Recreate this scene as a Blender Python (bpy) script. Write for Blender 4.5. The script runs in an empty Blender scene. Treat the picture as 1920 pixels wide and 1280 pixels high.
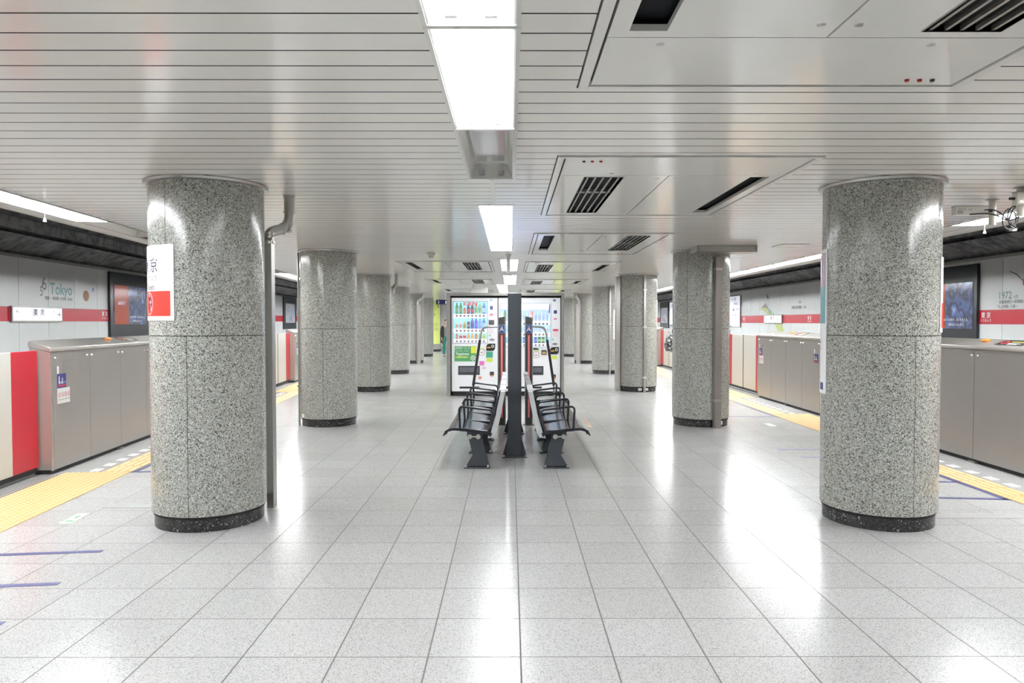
import bpy, bmesh, math, random
from mathutils import Vector, Matrix
random.seed(7)
PI = math.pi
SC = bpy.context.scene
COL = SC.collection

# ------------------------------------------------------------------ camera, world, exposure
CAMH = 1.625; FPX = 1350.0; CEIL = 2.736
cam_d = bpy.data.cameras.new('camera'); cam = bpy.data.objects.new('camera', cam_d); COL.objects.link(cam)
cam_d.sensor_width = 36.0; cam_d.lens = 36.0 * FPX / 1920.0; cam_d.clip_start = 0.05; cam_d.clip_end = 300
cam.location = (0, 0, CAMH)
cam.rotation_euler = (PI/2 - math.atan(37.3/FPX), 0, -math.atan(3.0/FPX))
SC.camera = cam
w = bpy.data.worlds.new('world'); SC.world = w; w.use_nodes = True
w.node_tree.nodes['Background'].inputs[0].default_value = (0.55, 0.6, 0.65, 1)
w.node_tree.nodes['Background'].inputs[1].default_value = 0.05
SC.view_settings.view_transform = 'Standard'; SC.view_settings.look = 'None'
SC.view_settings.gamma = 1.0; SC.view_settings.use_curve_mapping = False
SC.view_settings.exposure = 0.0
TUBE_POWER = 58.0; EDGE_POWER = 176.0

# ------------------------------------------------------------------ materials
def srgb(h):
    if isinstance(h, str):
        c = [int(h[i:i+2], 16)/255 for i in (0, 2, 4)]
        return tuple([(x/12.92 if x <= .04045 else ((x+.055)/1.055)**2.4) for x in c]) + (1,)
    return tuple(h)[:3] + (1,)
MATS = {}
def mat(name, col, rough=.5, metal=0., emit=0., spec=.5, var=.06, scale=6., coat=0., alpha=None, aniso=0.):
    if name in MATS: return MATS[name]
    m = bpy.data.materials.new(name); m.use_nodes = True
    nt = m.node_tree; b = nt.nodes['Principled BSDF']; c = srgb(col)
    b.inputs['Roughness'].default_value = rough; b.inputs['Metallic'].default_value = metal
    b.inputs['Specular IOR Level'].default_value = spec; b.inputs['Coat Weight'].default_value = coat
    b.inputs['Base Color'].default_value = c
    if emit > 0:
        b.inputs['Emission Color'].default_value = c; b.inputs['Emission Strength'].default_value = emit
    if var > 0 and emit == 0:
        tc = nt.nodes.new('ShaderNodeTexCoord'); n = nt.nodes.new('ShaderNodeTexNoise')
        n.inputs['Scale'].default_value = scale; n.inputs['Detail'].default_value = 4
        nt.links.new(tc.outputs['Object'], n.inputs['Vector'])
        mx = nt.nodes.new('ShaderNodeMix'); mx.data_type = 'RGBA'
        mx.inputs[6].default_value = tuple(x*(1-var) for x in c[:3]) + (1,)
        mx.inputs[7].default_value = tuple(min(1, x*(1+var)) for x in c[:3]) + (1,)
        nt.links.new(n.outputs['Fac'], mx.inputs[0]); nt.links.new(mx.outputs[2], b.inputs['Base Color'])
    MATS[name] = m; return m

class N:
    """tiny node helper"""
    def __init__(s, name):
        s.m = bpy.data.materials.new(name); s.m.use_nodes = True; s.nt = s.m.node_tree
        s.b = s.nt.nodes['Principled BSDF']; MATS[name] = s.m
        s.tc = s.nt.nodes.new('ShaderNodeTexCoord')
    def new(s, t, **k):
        n = s.nt.nodes.new(t)
        for a, v in k.items(): setattr(n, a, v)
        return n
    def link(s, a, b): s.nt.links.new(a, b)
    def math(s, op, a, b=None, c=None):
        n = s.new('ShaderNodeMath', operation=op)
        for i, v in enumerate((a, b, c)):
            if v is None: continue
            if isinstance(v, (int, float)): n.inputs[i].default_value = v
            else: s.link(v, n.inputs[i])
        return n.outputs[0]
    def mix(s, f, a, b):
        n = s.new('ShaderNodeMix', data_type='RGBA')
        for i, v in ((0, f), (6, a), (7, b)):
            if isinstance(v, (int, float)): n.inputs[i].default_value = v
            elif isinstance(v, tuple): n.inputs[i].default_value = v
            else: s.link(v, n.inputs[i])
        return n.outputs[2]
    def ramp(s, f, stops, interp='CONSTANT'):
        n = s.new('ShaderNodeValToRGB'); n.color_ramp.interpolation = interp
        cr = n.color_ramp
        while len(cr.elements) > 1: cr.elements.remove(cr.elements[0])
        cr.elements[0].position = stops[0][0]; cr.elements[0].color = stops[0][1]
        for p, c in stops[1:]:
            e = cr.elements.new(p); e.color = c
        s.link(f, n.inputs[0]); return n.outputs[0]
    def voronoi(s, scale, rnd=1.0):
        n = s.new('ShaderNodeTexVoronoi'); n.inputs['Scale'].default_value = scale; n.inputs['Randomness'].default_value = rnd
        s.link(s.tc.outputs['Object'], n.inputs['Vector']); return n
    def noise(s, scale, detail=4, vec=None):
        n = s.new('ShaderNodeTexNoise'); n.inputs['Scale'].default_value = scale; n.inputs['Detail'].default_value = detail
        s.link(vec or s.tc.outputs['Object'], n.inputs['Vector']); return n

def g(v, t=(1, 1, 1)): return (v*t[0], v*t[1], v*t[2], 1)

def granite_mat():
    k = N('speckled_granite')
    nz = k.noise(60, 2)
    vadd = k.new('ShaderNodeVectorMath', operation='MULTIPLY_ADD')
    k.link(nz.outputs['Color'], vadd.inputs[0]); vadd.inputs[1].default_value = (.012,)*3; k.link(k.tc.outputs['Object'], vadd.inputs[2])
    t = (1, 1.02, .93)
    def cells(sc):
        v = k.new('ShaderNodeTexVoronoi'); v.inputs['Scale'].default_value = sc; k.link(vadd.outputs[0], v.inputs['Vector'])
        sep = k.new('ShaderNodeSeparateColor'); k.link(v.outputs['Color'], sep.inputs[0]); return sep.outputs[0], sep.outputs[1]
    fa, _ = cells(310); ca, cb = cells(150)
    fine = k.ramp(fa, [(0, g(.16, t)), (.12, g(.30, t)), (.4, g(.39, t)), (.75, g(.46, t))])
    dark = k.ramp(ca, [(0, g(.018)), (.10, g(.065)), (.19, g(0))])
    mask = k.ramp(ca, [(0, g(1)), (.19, g(0))])
    c = k.mix(mask, fine, dark)
    wm = k.ramp(cb, [(0, g(0)), (.82, g(1))])
    lite = k.mix(wm, c, g(.60))
    keep = k.math('MULTIPLY', k.math('SUBTRACT', 1.0, mask), wm)
    c = k.mix(keep, c, g(.64))
    cl = k.noise(2.2, 3)
    c2 = k.mix(k.math('MULTIPLY', cl.outputs['Fac'], .38), c, g(.26, (1, 1.0, .78)))
    k.link(c2, k.b.inputs['Base Color'])
    k.b.inputs['Roughness'].default_value = .17
    return k.m
def base_mat():
    k = N('black_granite')
    v = k.voronoi(140)
    sep = k.new('ShaderNodeSeparateColor'); k.link(v.outputs['Color'], sep.inputs[0])
    k.link(k.ramp(sep.outputs[0], [(0, g(.012, (.9, 1, 1))), (.5, g(.022)), (.93, g(.08)), (.975, g(.38))]), k.b.inputs['Base Color'])
    k.b.inputs['Roughness'].default_value = .22
    return k.m
def floor_mat():
    k = N('terrazzo_tiles')
    sp = k.new('ShaderNodeSeparateXYZ'); k.link(k.tc.outputs['Object'], sp.inputs[0])
    def axis(o, off):
        u = k.math('DIVIDE', k.math('SUBTRACT', o, off), .45)
        fr = k.math('FRACT', u); fl = k.math('FLOOR', u)
        d = k.math('MINIMUM', fr, k.math('SUBTRACT', 1.0, fr))
        return d, fl
    dx, ix = axis(sp.outputs[0], .05 - 45); dy, iy = axis(sp.outputs[1], 3.449 - 45)
    lx = k.math('LESS_THAN', dx, .0090); ly = k.math('LESS_THAN', dy, .0075)
    grout = k.math('MAXIMUM', lx, ly)
    wn = k.new('ShaderNodeTexWhiteNoise', noise_dimensions='2D')
    cb = k.new('ShaderNodeCombineXYZ'); k.link(ix, cb.inputs[0]); k.link(iy, cb.inputs[1]); k.link(cb.outputs[0], wn.inputs['Vector'])
    tilev = k.mix(wn.outputs['Value'], g(.505, (1, .998, .988)), g(.55, (1, .999, .993)))
    v = k.voronoi(290); sep = k.new('ShaderNodeSeparateColor'); k.link(v.outputs['Color'], sep.inputs[0])
    spk = k.ramp(sep.outputs[0], [(0, g(.30)), (.06, g(.62)), (.18, g(.90)), (.5, g(1.0)), (.85, g(1.08))])
    ml = k.new('ShaderNodeMix', data_type='RGBA', blend_type='MULTIPLY'); ml.inputs[0].default_value = 1
    k.link(tilev, ml.inputs[6]); k.link(spk, ml.inputs[7])
    dirt = k.noise(1.3, 5)
    c = k.mix(k.math('MULTIPLY', dirt.outputs['Fac'], .22), ml.outputs[2], g(.42, (1, .97, .9)))
    c = k.mix(grout, c, g(.10, (1, .93, .85)))
    k.link(c, k.b.inputs['Base Color'])
    rn = k.noise(3, 4)
    k.link(k.math('ADD', k.math('MULTIPLY', rn.outputs['Fac'], .08), k.math('ADD', k.math('MULTIPLY', grout, .4), .185)), k.b.inputs['Roughness'])
    k.b.inputs['Specular IOR Level'].default_value = .85
    bp = k.new('ShaderNodeBump'); bp.inputs['Strength'].default_value = .25; bp.inputs['Distance'].default_value = .002
    k.link(k.math('SUBTRACT', 1.0, grout), bp.inputs['Height']); k.link(bp.outputs[0], k.b.inputs['Normal'])
    return k.m
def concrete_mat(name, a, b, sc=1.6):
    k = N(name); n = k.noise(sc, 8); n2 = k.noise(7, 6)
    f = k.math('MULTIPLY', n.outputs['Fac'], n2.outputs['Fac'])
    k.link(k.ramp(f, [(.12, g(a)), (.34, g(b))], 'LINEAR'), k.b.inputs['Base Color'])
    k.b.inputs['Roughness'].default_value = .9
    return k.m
def camo_mat():
    k = N('camouflage_fabric'); n = k.noise(14, 2)
    k.link(k.ramp(n.outputs['Fac'], [(0, g(.02)), (.46, g(.25)), (.52, g(.02)), (.58, g(.7))]), k.b.inputs['Base Color'])
    k.b.inputs['Roughness'].default_value = .8
    return k.m
def ad_mat(name, cols, scale=3.5, emit=.8):
    k = N(name); n = k.noise(scale, 6)
    st = [(.25 + .5*i/(len(cols)-1), srgb(c)) for i, c in enumerate(cols)]
    c = k.ramp(n.outputs['Fac'], st, 'LINEAR')
    k.link(c, k.b.inputs['Base Color']); k.link(c, k.b.inputs['Emission Color'])
    k.b.inputs['Emission Strength'].default_value = emit; k.b.inputs['Roughness'].default_value = .12
    return k.m

GRAN = granite_mat(); BASE = base_mat(); FLOOR = floor_mat()
CONC = concrete_mat('tunnel_concrete', .12, .38); DARKC = concrete_mat('dark_shade_concrete', .05, .15); TRACKC = concrete_mat('track_concrete', .05, .12)  # dark tone carries the painted shade of the tunnel recesses
SLAT = mat('painted_aluminium_slat', (.80, .78, .73), .16, 0, var=.03, spec=.6)
PANELW = mat('painted_panel', (.74, .73, .69), .12, 0, var=.03, spec=.6)
SOFF = mat('soffit_panel', (.74, .72, .67), .35, var=.04)
BLACK = mat('black_void', (.004, .004, .004), .8, var=0)
GAP = mat('joint_black', (.01, .008, .008), .9, var=0)
STEEL = mat('brushed_steel', (.50, .49, .47), .28, .9, var=.08)
CHROME = mat('polished_steel', (.72, .72, .72), .12, 1., var=.02)
STEELD = mat('dull_steel', (.36, .35, .33), .36, .8, var=.1)
TRAY = mat('white_reflector', (.86, .86, .86), .35, var=.0)
TRAYD = mat('satin_reflector', (.62, .62, .63), .12, .55, var=.05)
TUBE = mat('fluorescent_glow', (.96, .98, 1.0), .4, emit=TUBE_POWER); ETUBE = mat('edge_fluorescent_glow', (.95, .98, 1.0), .4, emit=EDGE_POWER)
GATE = mat('champagne_panel', (.365, .345, .33), .33, .45, var=.05, scale=2)
GATED = mat('champagne_edge', (.47, .445, .415), .25, .55, var=.03)
GWHITE = mat('ivory_panel', (.62, .61, .565), .3, var=.02)
GRED = mat('red_panel', (.47, .010, .028), .3, var=.02)
RUBBER = mat('black_rubber', (.012, .012, .013), .6, var=.1)
STUD = mat('tactile_stud', (.80, .60, .30), .4, var=.05)
YELLOW = mat('tactile_yellow', (.55, .355, .15), .45, var=.08, scale=9)
WHITEP = mat('white_print', (.82, .82, .82), .4, var=.02)
LETTER = mat('lettering_dark', (.012, .012, .06), .4, var=0)
LBLUE = mat('lettering_blue', (.02, .03, .16), .4, var=0)
LWHITE = mat('lettering_white', (.85, .85, .85), .4, var=0)
LRED = mat('lettering_red', (.78, .03, .03), .4, var=0)
SIGNRED = mat('sign_red', (.83, .045, .03), .35, var=.0)
WALLP = mat('wall_enamel', (.84, .86, .85), .22, var=.03, scale=2)
BANDRED = mat('band_red', (.60, .012, .035), .28, var=.03)
SLATE = mat('slate_paint', (.045, .052, .062), .38, .1, var=.06)
BLKGLOSS = mat('black_enamel', (.03, .032, .042), .16, .5, var=.05)
BLKTUBE = mat('black_tube', (.012, .012, .02), .3, var=0)
SHELL = mat('light_grey_shell', (.58, .59, .60), .4, var=.03)
TAPE = mat('blue_tape', (.075, .08, .20), .4, var=.1, scale=20)
GREENT = mat('green_marker', (.62, .75, .58), .4, var=.05)
ORANGE = mat('orange_plastic', (.85, .25, .03), .35, var=.03)
CREAM = mat('cream_plastic', (.62, .60, .54), .4, var=.03)
CABLE = mat('black_cable', (.02, .02, .022), .5, var=0)
VWHITE = mat('vending_white', (.90, .91, .93), .25, var=.01)
LITW = mat('lit_white_panel', (.90, .91, 1.0), .3, emit=.62)
TAUPE = mat('taupe_channel', (.30, .27, .25), .35, .5, var=.05)

# ------------------------------------------------------------------ mesh builder
class MB:
    def __init__(s): s.bm = bmesh.new(); s.mi = 0
    def mat(s, i): s.mi = i; return s
    def face(s, vs):
        try: f = s.bm.faces.new(vs)
        except ValueError: return None
        f.material_index = s.mi; return f
    def hexa(s, P):
        """P: 8 points, bottom 4 ccw then top 4 ccw"""
        v = [s.bm.verts.new(p) for p in P]
        for q in ((3, 2, 1, 0), (4, 5, 6, 7), (0, 1, 5, 4), (1, 2, 6, 5), (2, 3, 7, 6), (3, 0, 4, 7)):
            s.face([v[i] for i in q])
        return s
    def box(s, x0, x1, y0, y1, z0, z1):
        return s.hexa([(x0, y0, z0), (x1, y0, z0), (x1, y1, z0), (x0, y1, z0), (x0, y0, z1), (x1, y0, z1), (x1, y1, z1), (x0, y1, z1)])
    def prism(s, pts, f, a, b):
        """2D polygon pts, f(u, v, w)->xyz, extruded w from a to b"""
        lo = [s.bm.verts.new(f(u, v, a)) for u, v in pts]; hi = [s.bm.verts.new(f(u, v, b)) for u, v in pts]
        n = len(pts); s.face(lo[::-1]); s.face(hi)
        for i in range(n): s.face([lo[i], lo[(i+1) % n], hi[(i+1) % n], hi[i]])
        return s
    def ring(s, c, ax, r, seg, ref=None):
        ax = Vector(ax).normalized(); u = (ref or (Vector((0, 0, 1)) if abs(ax.z) < .95 else Vector((1, 0, 0))))
        u = (u - ax*u.dot(ax)).normalized(); v = ax.cross(u)
        return [s.bm.verts.new(Vector(c) + (u*math.cos(2*PI*i/seg) + v*math.sin(2*PI*i/seg))*r) for i in range(seg)]
    def cyl(s, p0, p1, r0, r1=None, seg=16, caps=True):
        r1 = r0 if r1 is None else r1; ax = Vector(p1) - Vector(p0)
        a = s.ring(p0, ax, r0, seg); b = s.ring(p1, ax, r1, seg)
        for i in range(seg): s.face([a[i], a[(i+1) % seg], b[(i+1) % seg], b[i]])
        if caps: s.face(a[::-1]); s.face(b)
        return s
    def tube(s, pts, r, seg=8, closed=False, caps=True):
        pts = [Vector(p) for p in pts]; n = len(pts); rings = []
        for i, p in enumerate(pts):
            if closed: d = (pts[(i+1) % n] - pts[i-1])
            else: d = pts[min(i+1, n-1)] - pts[max(i-1, 0)]
            d.normalize()
            if i == 0:
                ref = Vector((0, 0, 1)) if abs(d.z) < .9 else Vector((1, 0, 0))
            ref = (ref - d*ref.dot(d)).normalized()
            rr = r[i] if isinstance(r, (list, tuple)) else r
            rings.append(s.ring(p, d, rr, seg, ref.copy()))
        m = n if closed else n-1
        for i in range(m):
            a, b = rings[i], rings[(i+1) % n]
            for j in range(seg): s.face([a[j], a[(j+1) % seg], b[(j+1) % seg], b[j]])
        if caps and not closed: s.face(rings[0][::-1]); s.face(rings[-1])
        return s
    def lathe(s, prof, c=(0, 0, 0), seg=24):
        rings = []
        for r, z in prof:
            if r < 1e-5: rings.append([s.bm.verts.new((c[0], c[1], c[2]+z))])
            else: rings.append([s.bm.verts.new((c[0]+r*math.cos(2*PI*i/seg), c[1]+r*math.sin(2*PI*i/seg), c[2]+z)) for i in range(seg)])
        for a, b in zip(rings, rings[1:]):
            for i in range(seg):
                j = (i+1) % seg
                if len(a) == 1 and len(b) == 1: continue
                if len(a) == 1: s.face([a[0], b[j], b[i]])
                elif len(b) == 1: s.face([a[i], a[j], b[0]])
                else: s.face([a[i], a[j], b[j], b[i]])
        return s
    def arc_slab(s, R0, R1, a0, a1, z0, z1, c=(0, 0), seg=24):
        """curved slab between radii and angles (radians)"""
        n = max(1, int(seg*abs(a1-a0)/(2*PI)*2)); L = []
        for i in range(n+1):
            a = a0 + (a1-a0)*i/n
            L.append([s.bm.verts.new((c[0]+R*math.cos(a), c[1]+R*math.sin(a), z)) for R, z in ((R0, z0), (R1, z0), (R1, z1), (R0, z1))])
        for p, q in zip(L, L[1:]):
            for i in range(4): s.face([p[i], p[(i+1) % 4], q[(i+1) % 4], q[i]])
        s.face(L[0][::-1]); s.face(L[-1]); return s
    def quadmap(s, x0, x1, y0, y1, f, d=0, nx=1):
        for i in range(nx):
            a = x0+(x1-x0)*i/nx; b = x0+(x1-x0)*(i+1)/nx
            s.face([s.bm.verts.new(f(*p, d)) for p in ((a, y0), (b, y0), (b, y1), (a, y1))])
        return s
    def plate(s, x0, x1, y0, y1, f, d0, d1, nx=1):
        """thin solid plate in mapped coordinates"""
        L = []
        for i in range(nx+1):
            a = x0+(x1-x0)*i/nx
            L.append([s.bm.verts.new(f(a, y, d)) for y, d in ((y0, d0), (y0, d1), (y1, d1), (y1, d0))])
        for p, q in zip(L, L[1:]):
            for i in range(4): s.face([p[i], p[(i+1) % 4], q[(i+1) % 4], q[i]])
        s.face(L[0][::-1]); s.face(L[-1]); return s
    def polymap(s, pts, f, d=0):
        s.face([s.bm.verts.new(f(x, y, d)) for x, y in pts]); return s
    def disc(s, cx, cy, r, f, d=0, seg=20, rx=None, r0=None):
        rx = rx or r
        P = [(cx+rx*math.cos(2*PI*i/seg), cy+r*math.sin(2*PI*i/seg)) for i in range(seg)]
        if r0 is None: return s.polymap(P, f, d)
        k = r0/r
        Q = [(cx+rx*k*math.cos(2*PI*i/seg), cy+r*k*math.sin(2*PI*i/seg)) for i in range(seg)]
        P = [s.bm.verts.new(f(x, y, d)) for x, y in P]; Q = [s.bm.verts.new(f(x, y, d)) for x, y in Q]
        for i in range(seg): s.face([P[i], P[(i+1) % seg], Q[(i+1) % seg], Q[i]])
        return s
    def text(s, string, size, x, y, f, d=0, align='CENTER', sx=1.0, bold=0.0):
        c = bpy.data.curves.new('t', 'FONT'); c.body = string; c.size = size; c.align_x = align; c.resolution_u = 3; c.offset = bold
        o = bpy.data.objects.new('t', c); COL.objects.link(o)
        dg = bpy.context.evaluated_depsgraph_get(); me = bpy.data.meshes.new_from_object(o.evaluated_get(dg))
        vs = [s.bm.verts.new(f(x+v.co.x*sx, y+v.co.y, d)) for v in me.vertices]
        for p in me.polygons: s.face([vs[i] for i in p.vertices])
        bpy.data.objects.remove(o); bpy.data.curves.remove(c); bpy.data.meshes.remove(me)
        return s
    def build(s, name, mats, parent=None, bevel=0, smooth=True, org=None, fixn=True, kind=None):
        if org is not None:
            bmesh.ops.translate(s.bm, verts=s.bm.verts, vec=-Vector(org))
        if fixn: bmesh.ops.recalc_face_normals(s.bm, faces=s.bm.faces)
        me = bpy.data.meshes.new(name); s.bm.to_mesh(me); s.bm.free()
        for m in (mats if isinstance(mats, (list, tuple)) else [mats]): me.materials.append(m)
        if smooth:
            me.shade_smooth()
            me.set_sharp_from_angle(angle=math.radians(32))
        o = bpy.data.objects.new(name, me); COL.objects.link(o)
        if parent: o.parent = parent
        elif org is not None: o.location = org
        if bevel:
            b = o.modifiers.new('bevel', 'BEVEL'); b.width = bevel; b.segments = 2; b.limit_method = 'ANGLE'
        if kind: o['kind'] = kind
        return o

def planar(o, right, up, n):
    o = Vector(o); right = Vector(right); up = Vector(up); n = Vector(n)
    return lambda x, y, d=0: o + right*x + up*y + n*d
def cylmap(R, phi0, z0, c=(0, 0)):
    return lambda x, y, d=0: Vector((c[0]+(R+d)*math.cos(phi0+x/R), c[1]+(R+d)*math.sin(phi0+x/R), z0+y))
def tag(o, label, cat, group=None):
    o['label'] = label; o['category'] = cat
    if group: o['group'] = group
    return o
def thing(name, label, cat, loc=(0, 0, 0), rz=0, group=None):
    o = bpy.data.objects.new(name, None); COL.objects.link(o); o.empty_display_size = .1
    o.location = loc; o.rotation_euler = (0, 0, rz)
    return tag(o, label, cat, group)
def copy_tree(o, parent=None):
    c = o.copy(); COL.objects.link(c)
    if parent: c.parent = parent
    for ch in list(o.children): copy_tree(ch, c)
    return c
def dup(root, loc, rz=None, label=None, scale=None):
    c = copy_tree(root); c.location = loc
    if rz is not None: c.rotation_euler = (0, 0, rz)
    if label: c['label'] = label
    if scale: c.scale = scale
    return c
def arc(c, r, a0, a1, n, f):
    return [f(c[0]+r*math.cos(a0+(a1-a0)*i/n), c[1]+r*math.sin(a0+(a1-a0)*i/n)) for i in range(n+1)]
def rounded(pts, r, n=5):
    """round the inner corners of a 3D polyline"""
    pts = [Vector(p) for p in pts]; out = [pts[0]]
    for a, b, c in zip(pts, pts[1:], pts[2:]):
        d1 = (a-b); d2 = (c-b); k = min(r, d1.length*.49, d2.length*.49)
        p = b + d1.normalized()*k; q = b + d2.normalized()*k
        for i in range(n+1):
            t = i/n; out.append(p*(1-t)**2 + b*2*t*(1-t) + q*t*t)
    out.append(pts[-1]); return out

# side frames: local +x points outward over the track, gate fronts lie on x=0
SL = math.atan(.0775)                     # the left platform edge runs at a slight angle
SIDE = {'left': ((-4.271, 0.0), PI + SL), 'right': (5.335, 0.0, 0.0)}
def sp(side, lx, s, z=0.0):
    """side frame -> world; s runs down the platform away from the camera"""
    if side == 'right': return Vector((5.335+lx, s, z))
    return Vector((-4.271 - math.cos(SL)*lx - math.sin(SL)*s, -math.sin(SL)*lx + math.cos(SL)*s, z))
def srot(side): return 0.0 if side == 'right' else PI + SL
def ssign(side): return 1 if side == 'right' else -1      # local +y = away from the camera (right) or towards it (left)
def gate_x(side, Y): return 5.335 if side == 'right' else -4.271 - .0775*Y

Y0, Y1 = -9.0, 47.0
# ------------------------------------------------------------------ structure: floor and tracks
b = MB()
L0, L1 = sp('left', .17, Y0), sp('left', .17, Y1); R0, R1 = sp('right', .17, Y0), sp('right', .17, Y1)
b.hexa([(L0.x, L0.y, -.25), (R0.x, R0.y, -.25), (R1.x, R1.y, -.25), (L1.x, L1.y, -.25), (L0.x, L0.y, 0), (R0.x, R0.y, 0), (R1.x, R1.y, 0), (L1.x, L1.y, 0)])
b.build('floor', FLOOR, kind='structure', smooth=False)
for side in ('left', 'right'):
    f = lambda u, v, w_: sp(side, u, w_, v)
    b = MB().prism([(.17, -.25), (.17, -1.15), (.27, -1.15), (.27, -.25)], f, Y0, Y1)
    b.prism([(.17, -1.25), (4.3, -1.25), (4.3, -1.15), (.17, -1.15)], f, Y0, Y1)
    b.build('floor_trackbed', TRACKC, kind='structure', smooth=False)
    # enamel wall panels with open joints
    b = MB(); s0 = 13.97 - 23*1.0 if side == 'left' else 21.73 - 31*1.02
    pit = 1.0 if side == 'left' else 1.02
    k = 0
    while s0 + k*pit < Y1+3:
        a, c = s0+k*pit+.006, s0+(k+1)*pit-.006
        b.mat(0).prism([(3.94, 1.905 if side == 'left' else 1.85), (3.94, 2.83), (3.99, 2.83), (3.99, 1.905 if side == 'left' else 1.85)], f, a, c)
        b.prism([(3.94, -1.1), (3.94, 1.63 if side == 'left' else 1.575), (3.99, 1.63 if side == 'left' else 1.575), (3.99, -1.1)], f, a, c)
        k += 1
    b.mat(1).prism([(3.985, -1.15), (3.985, 2.85), (4.2, 2.85), (4.2, -1.15)], f, Y0, Y1+3)
    b.build('wall_' + side, [WALLP, GAP], kind='structure', smooth=False)
    lo, hi = (1.632, 1.902) if side == 'left' else (1.577, 1.848)
    MB().prism([(3.93, lo), (3.93, hi), (3.99, hi), (3.99, lo)], f, Y0, Y1+3).build('trim_1' if side == 'left' else 'trim_2', BANDRED, kind='structure', smooth=False)
    MB().prism([(3.90, 2.83), (3.90, 2.885), (4.0, 2.885), (4.0, 2.83)], f, Y0, Y1+3).build('trim_3' if side == 'left' else 'trim_4', STEELD, kind='structure', smooth=False)
    # tunnel haunch and crown; recess shadow is painted in as dark bands
    b = MB()
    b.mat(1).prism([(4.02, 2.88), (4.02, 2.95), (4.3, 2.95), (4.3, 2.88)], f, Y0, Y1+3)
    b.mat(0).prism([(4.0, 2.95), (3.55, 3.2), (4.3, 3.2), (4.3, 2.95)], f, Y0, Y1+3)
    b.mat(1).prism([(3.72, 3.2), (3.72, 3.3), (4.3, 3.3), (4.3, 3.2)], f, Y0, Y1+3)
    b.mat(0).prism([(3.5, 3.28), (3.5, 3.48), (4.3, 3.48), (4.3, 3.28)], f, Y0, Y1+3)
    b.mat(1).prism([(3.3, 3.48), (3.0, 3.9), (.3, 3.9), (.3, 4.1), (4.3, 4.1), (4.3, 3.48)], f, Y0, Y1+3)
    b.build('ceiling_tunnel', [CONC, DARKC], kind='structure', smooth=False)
# end walls of the hall
b = MB().box(-14, 14, Y1, Y1+.2, -1.3, 4.1); b.build('wall_back', WALLP, kind='structure', smooth=False)
b = MB().box(-14, 14, Y0-.2, Y0, -1.3, 4.1); b.build('wall_front', WALLP, kind='structure', smooth=False)

# ------------------------------------------------------------------ ceiling openings
FW = .37
LIGHT_RUNS = [  # (x centre, y start, unit length, [lit flags])
    (-.145, 4.19-1.45*5, 1.45, [1]*5 + [0]),
    (-.140, 6.89, 1.483, [1, 1, 1]),
    (-.020, 12.89, 1.46, [1, 1]),
    (-.010, 17.28, 1.43, [1, 1, 1]),
    (-.255, 21.60, 1.45, [1]*5),
    (-.10, 30.5, 1.45, [1]*6),
]
AC = [  # x0, x1, y0, y1, flipped (grille on the outer side), label
    (.32, 2.115, .75, 3.45, True, 'large white ceiling air conditioner panel at the top right edge of the picture'),
    (.32, 2.115, 4.86, 7.55, False, 'white ceiling air conditioner panel between the two nearest pillars, right of the light strip'),
    (.30, 2.06, 9.09, 11.88, True, 'white ceiling air conditioner panel with dark slot at its left, behind the biggest complete one'),
    (.29, 2.07, 13.40, 16.22, False, 'white ceiling air conditioner panel right of the light strip, third complete one from the camera'),
    (.34, 2.075, 18.98, 21.6, False, 'white ceiling air conditioner panel right of the light strip, fourth complete one from the camera'),
    (.33, 2.085, 24.75, 27.4, False, 'farthest white ceiling air conditioner panel right of the light strip'),
    (-2.12, -.353, 13.28, 16.1, True, 'nearest white ceiling air conditioner panel of the three left of the light strip'),
    (-2.255, -.49, 18.96, 21.6, True, 'white ceiling air conditioner panel left of the light strip, middle one of three'),
    (-2.40, -.62, 24.6, 27.3, True, 'farthest white ceiling air conditioner panel left of the light strip'),
]
HOLES = []
for xc, ys, ul, fl in LIGHT_RUNS: HOLES.append((xc-FW/2+.004, xc+FW/2-.004, ys+.004, ys+ul*len(fl)-.004))
for x0, x1, y0, y1, fp, lab in AC: HOLES.append((x0-.006, x1+.006, y0-.008, y1+.006))
PITCH = .1783; ysl = 2.63 - PITCH*66
b = MB()
k = 0
while ysl + k*PITCH < Y1:
    a, c = ysl+k*PITCH+.005, ysl+(k+1)*PITCH-.005; k += 1
    if c < Y0: continue
    cuts = sorted({a, c} | {h for H in HOLES for h in H[2:4] if a+.003 < h < c-.003})
    for p, q in zip(cuts, cuts[1:]):
        mid = (p+q)/2
        hs = sorted([(H[0], H[1]) for H in HOLES if H[2] < mid < H[3]])
        xl = -50; segs = []
        for h0, h1 in hs: segs.append((xl, h0)); xl = h1
        segs.append((xl, 50))
        for u, v in segs:
            ua = gate_x('left', p)+.49 if u == -50 else u; ub = gate_x('left', q)+.49 if u == -50 else u
            va = vb = 5.035 if v == 50 else v
            b.hexa([(ua, p, CEIL), (va, p, CEIL), (vb, q, CEIL), (ub, q, CEIL), (ua, p, CEIL+.014), (va, p, CEIL+.014), (vb, q, CEIL+.014), (ub, q, CEIL+.014)])
b.bm.normal_update()
for fc in b.bm.faces: fc.material_index = 1 if abs(fc.normal.y) > .5 else 0
b.build('ceiling', [SLAT, GAP], kind='structure', smooth=False)
b = MB()
A0, A1, B0, B1 = sp('left', -.47, Y0), sp('left', -.47, Y1), sp('right', -.28, Y0), sp('right', -.28, Y1)
b.hexa([(A0.x, A0.y, 2.95), (B0.x, B0.y, 2.95), (B1.x, B1.y, 2.95), (A1.x, A1.y, 2.95), (A0.x, A0.y, 3.0), (B0.x, B0.y, 3.0), (B1.x, B1.y, 3.0), (A1.x, A1.y, 3.0)])
b.build('ceiling_slab', GAP, kind='structure', smooth=False)

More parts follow.
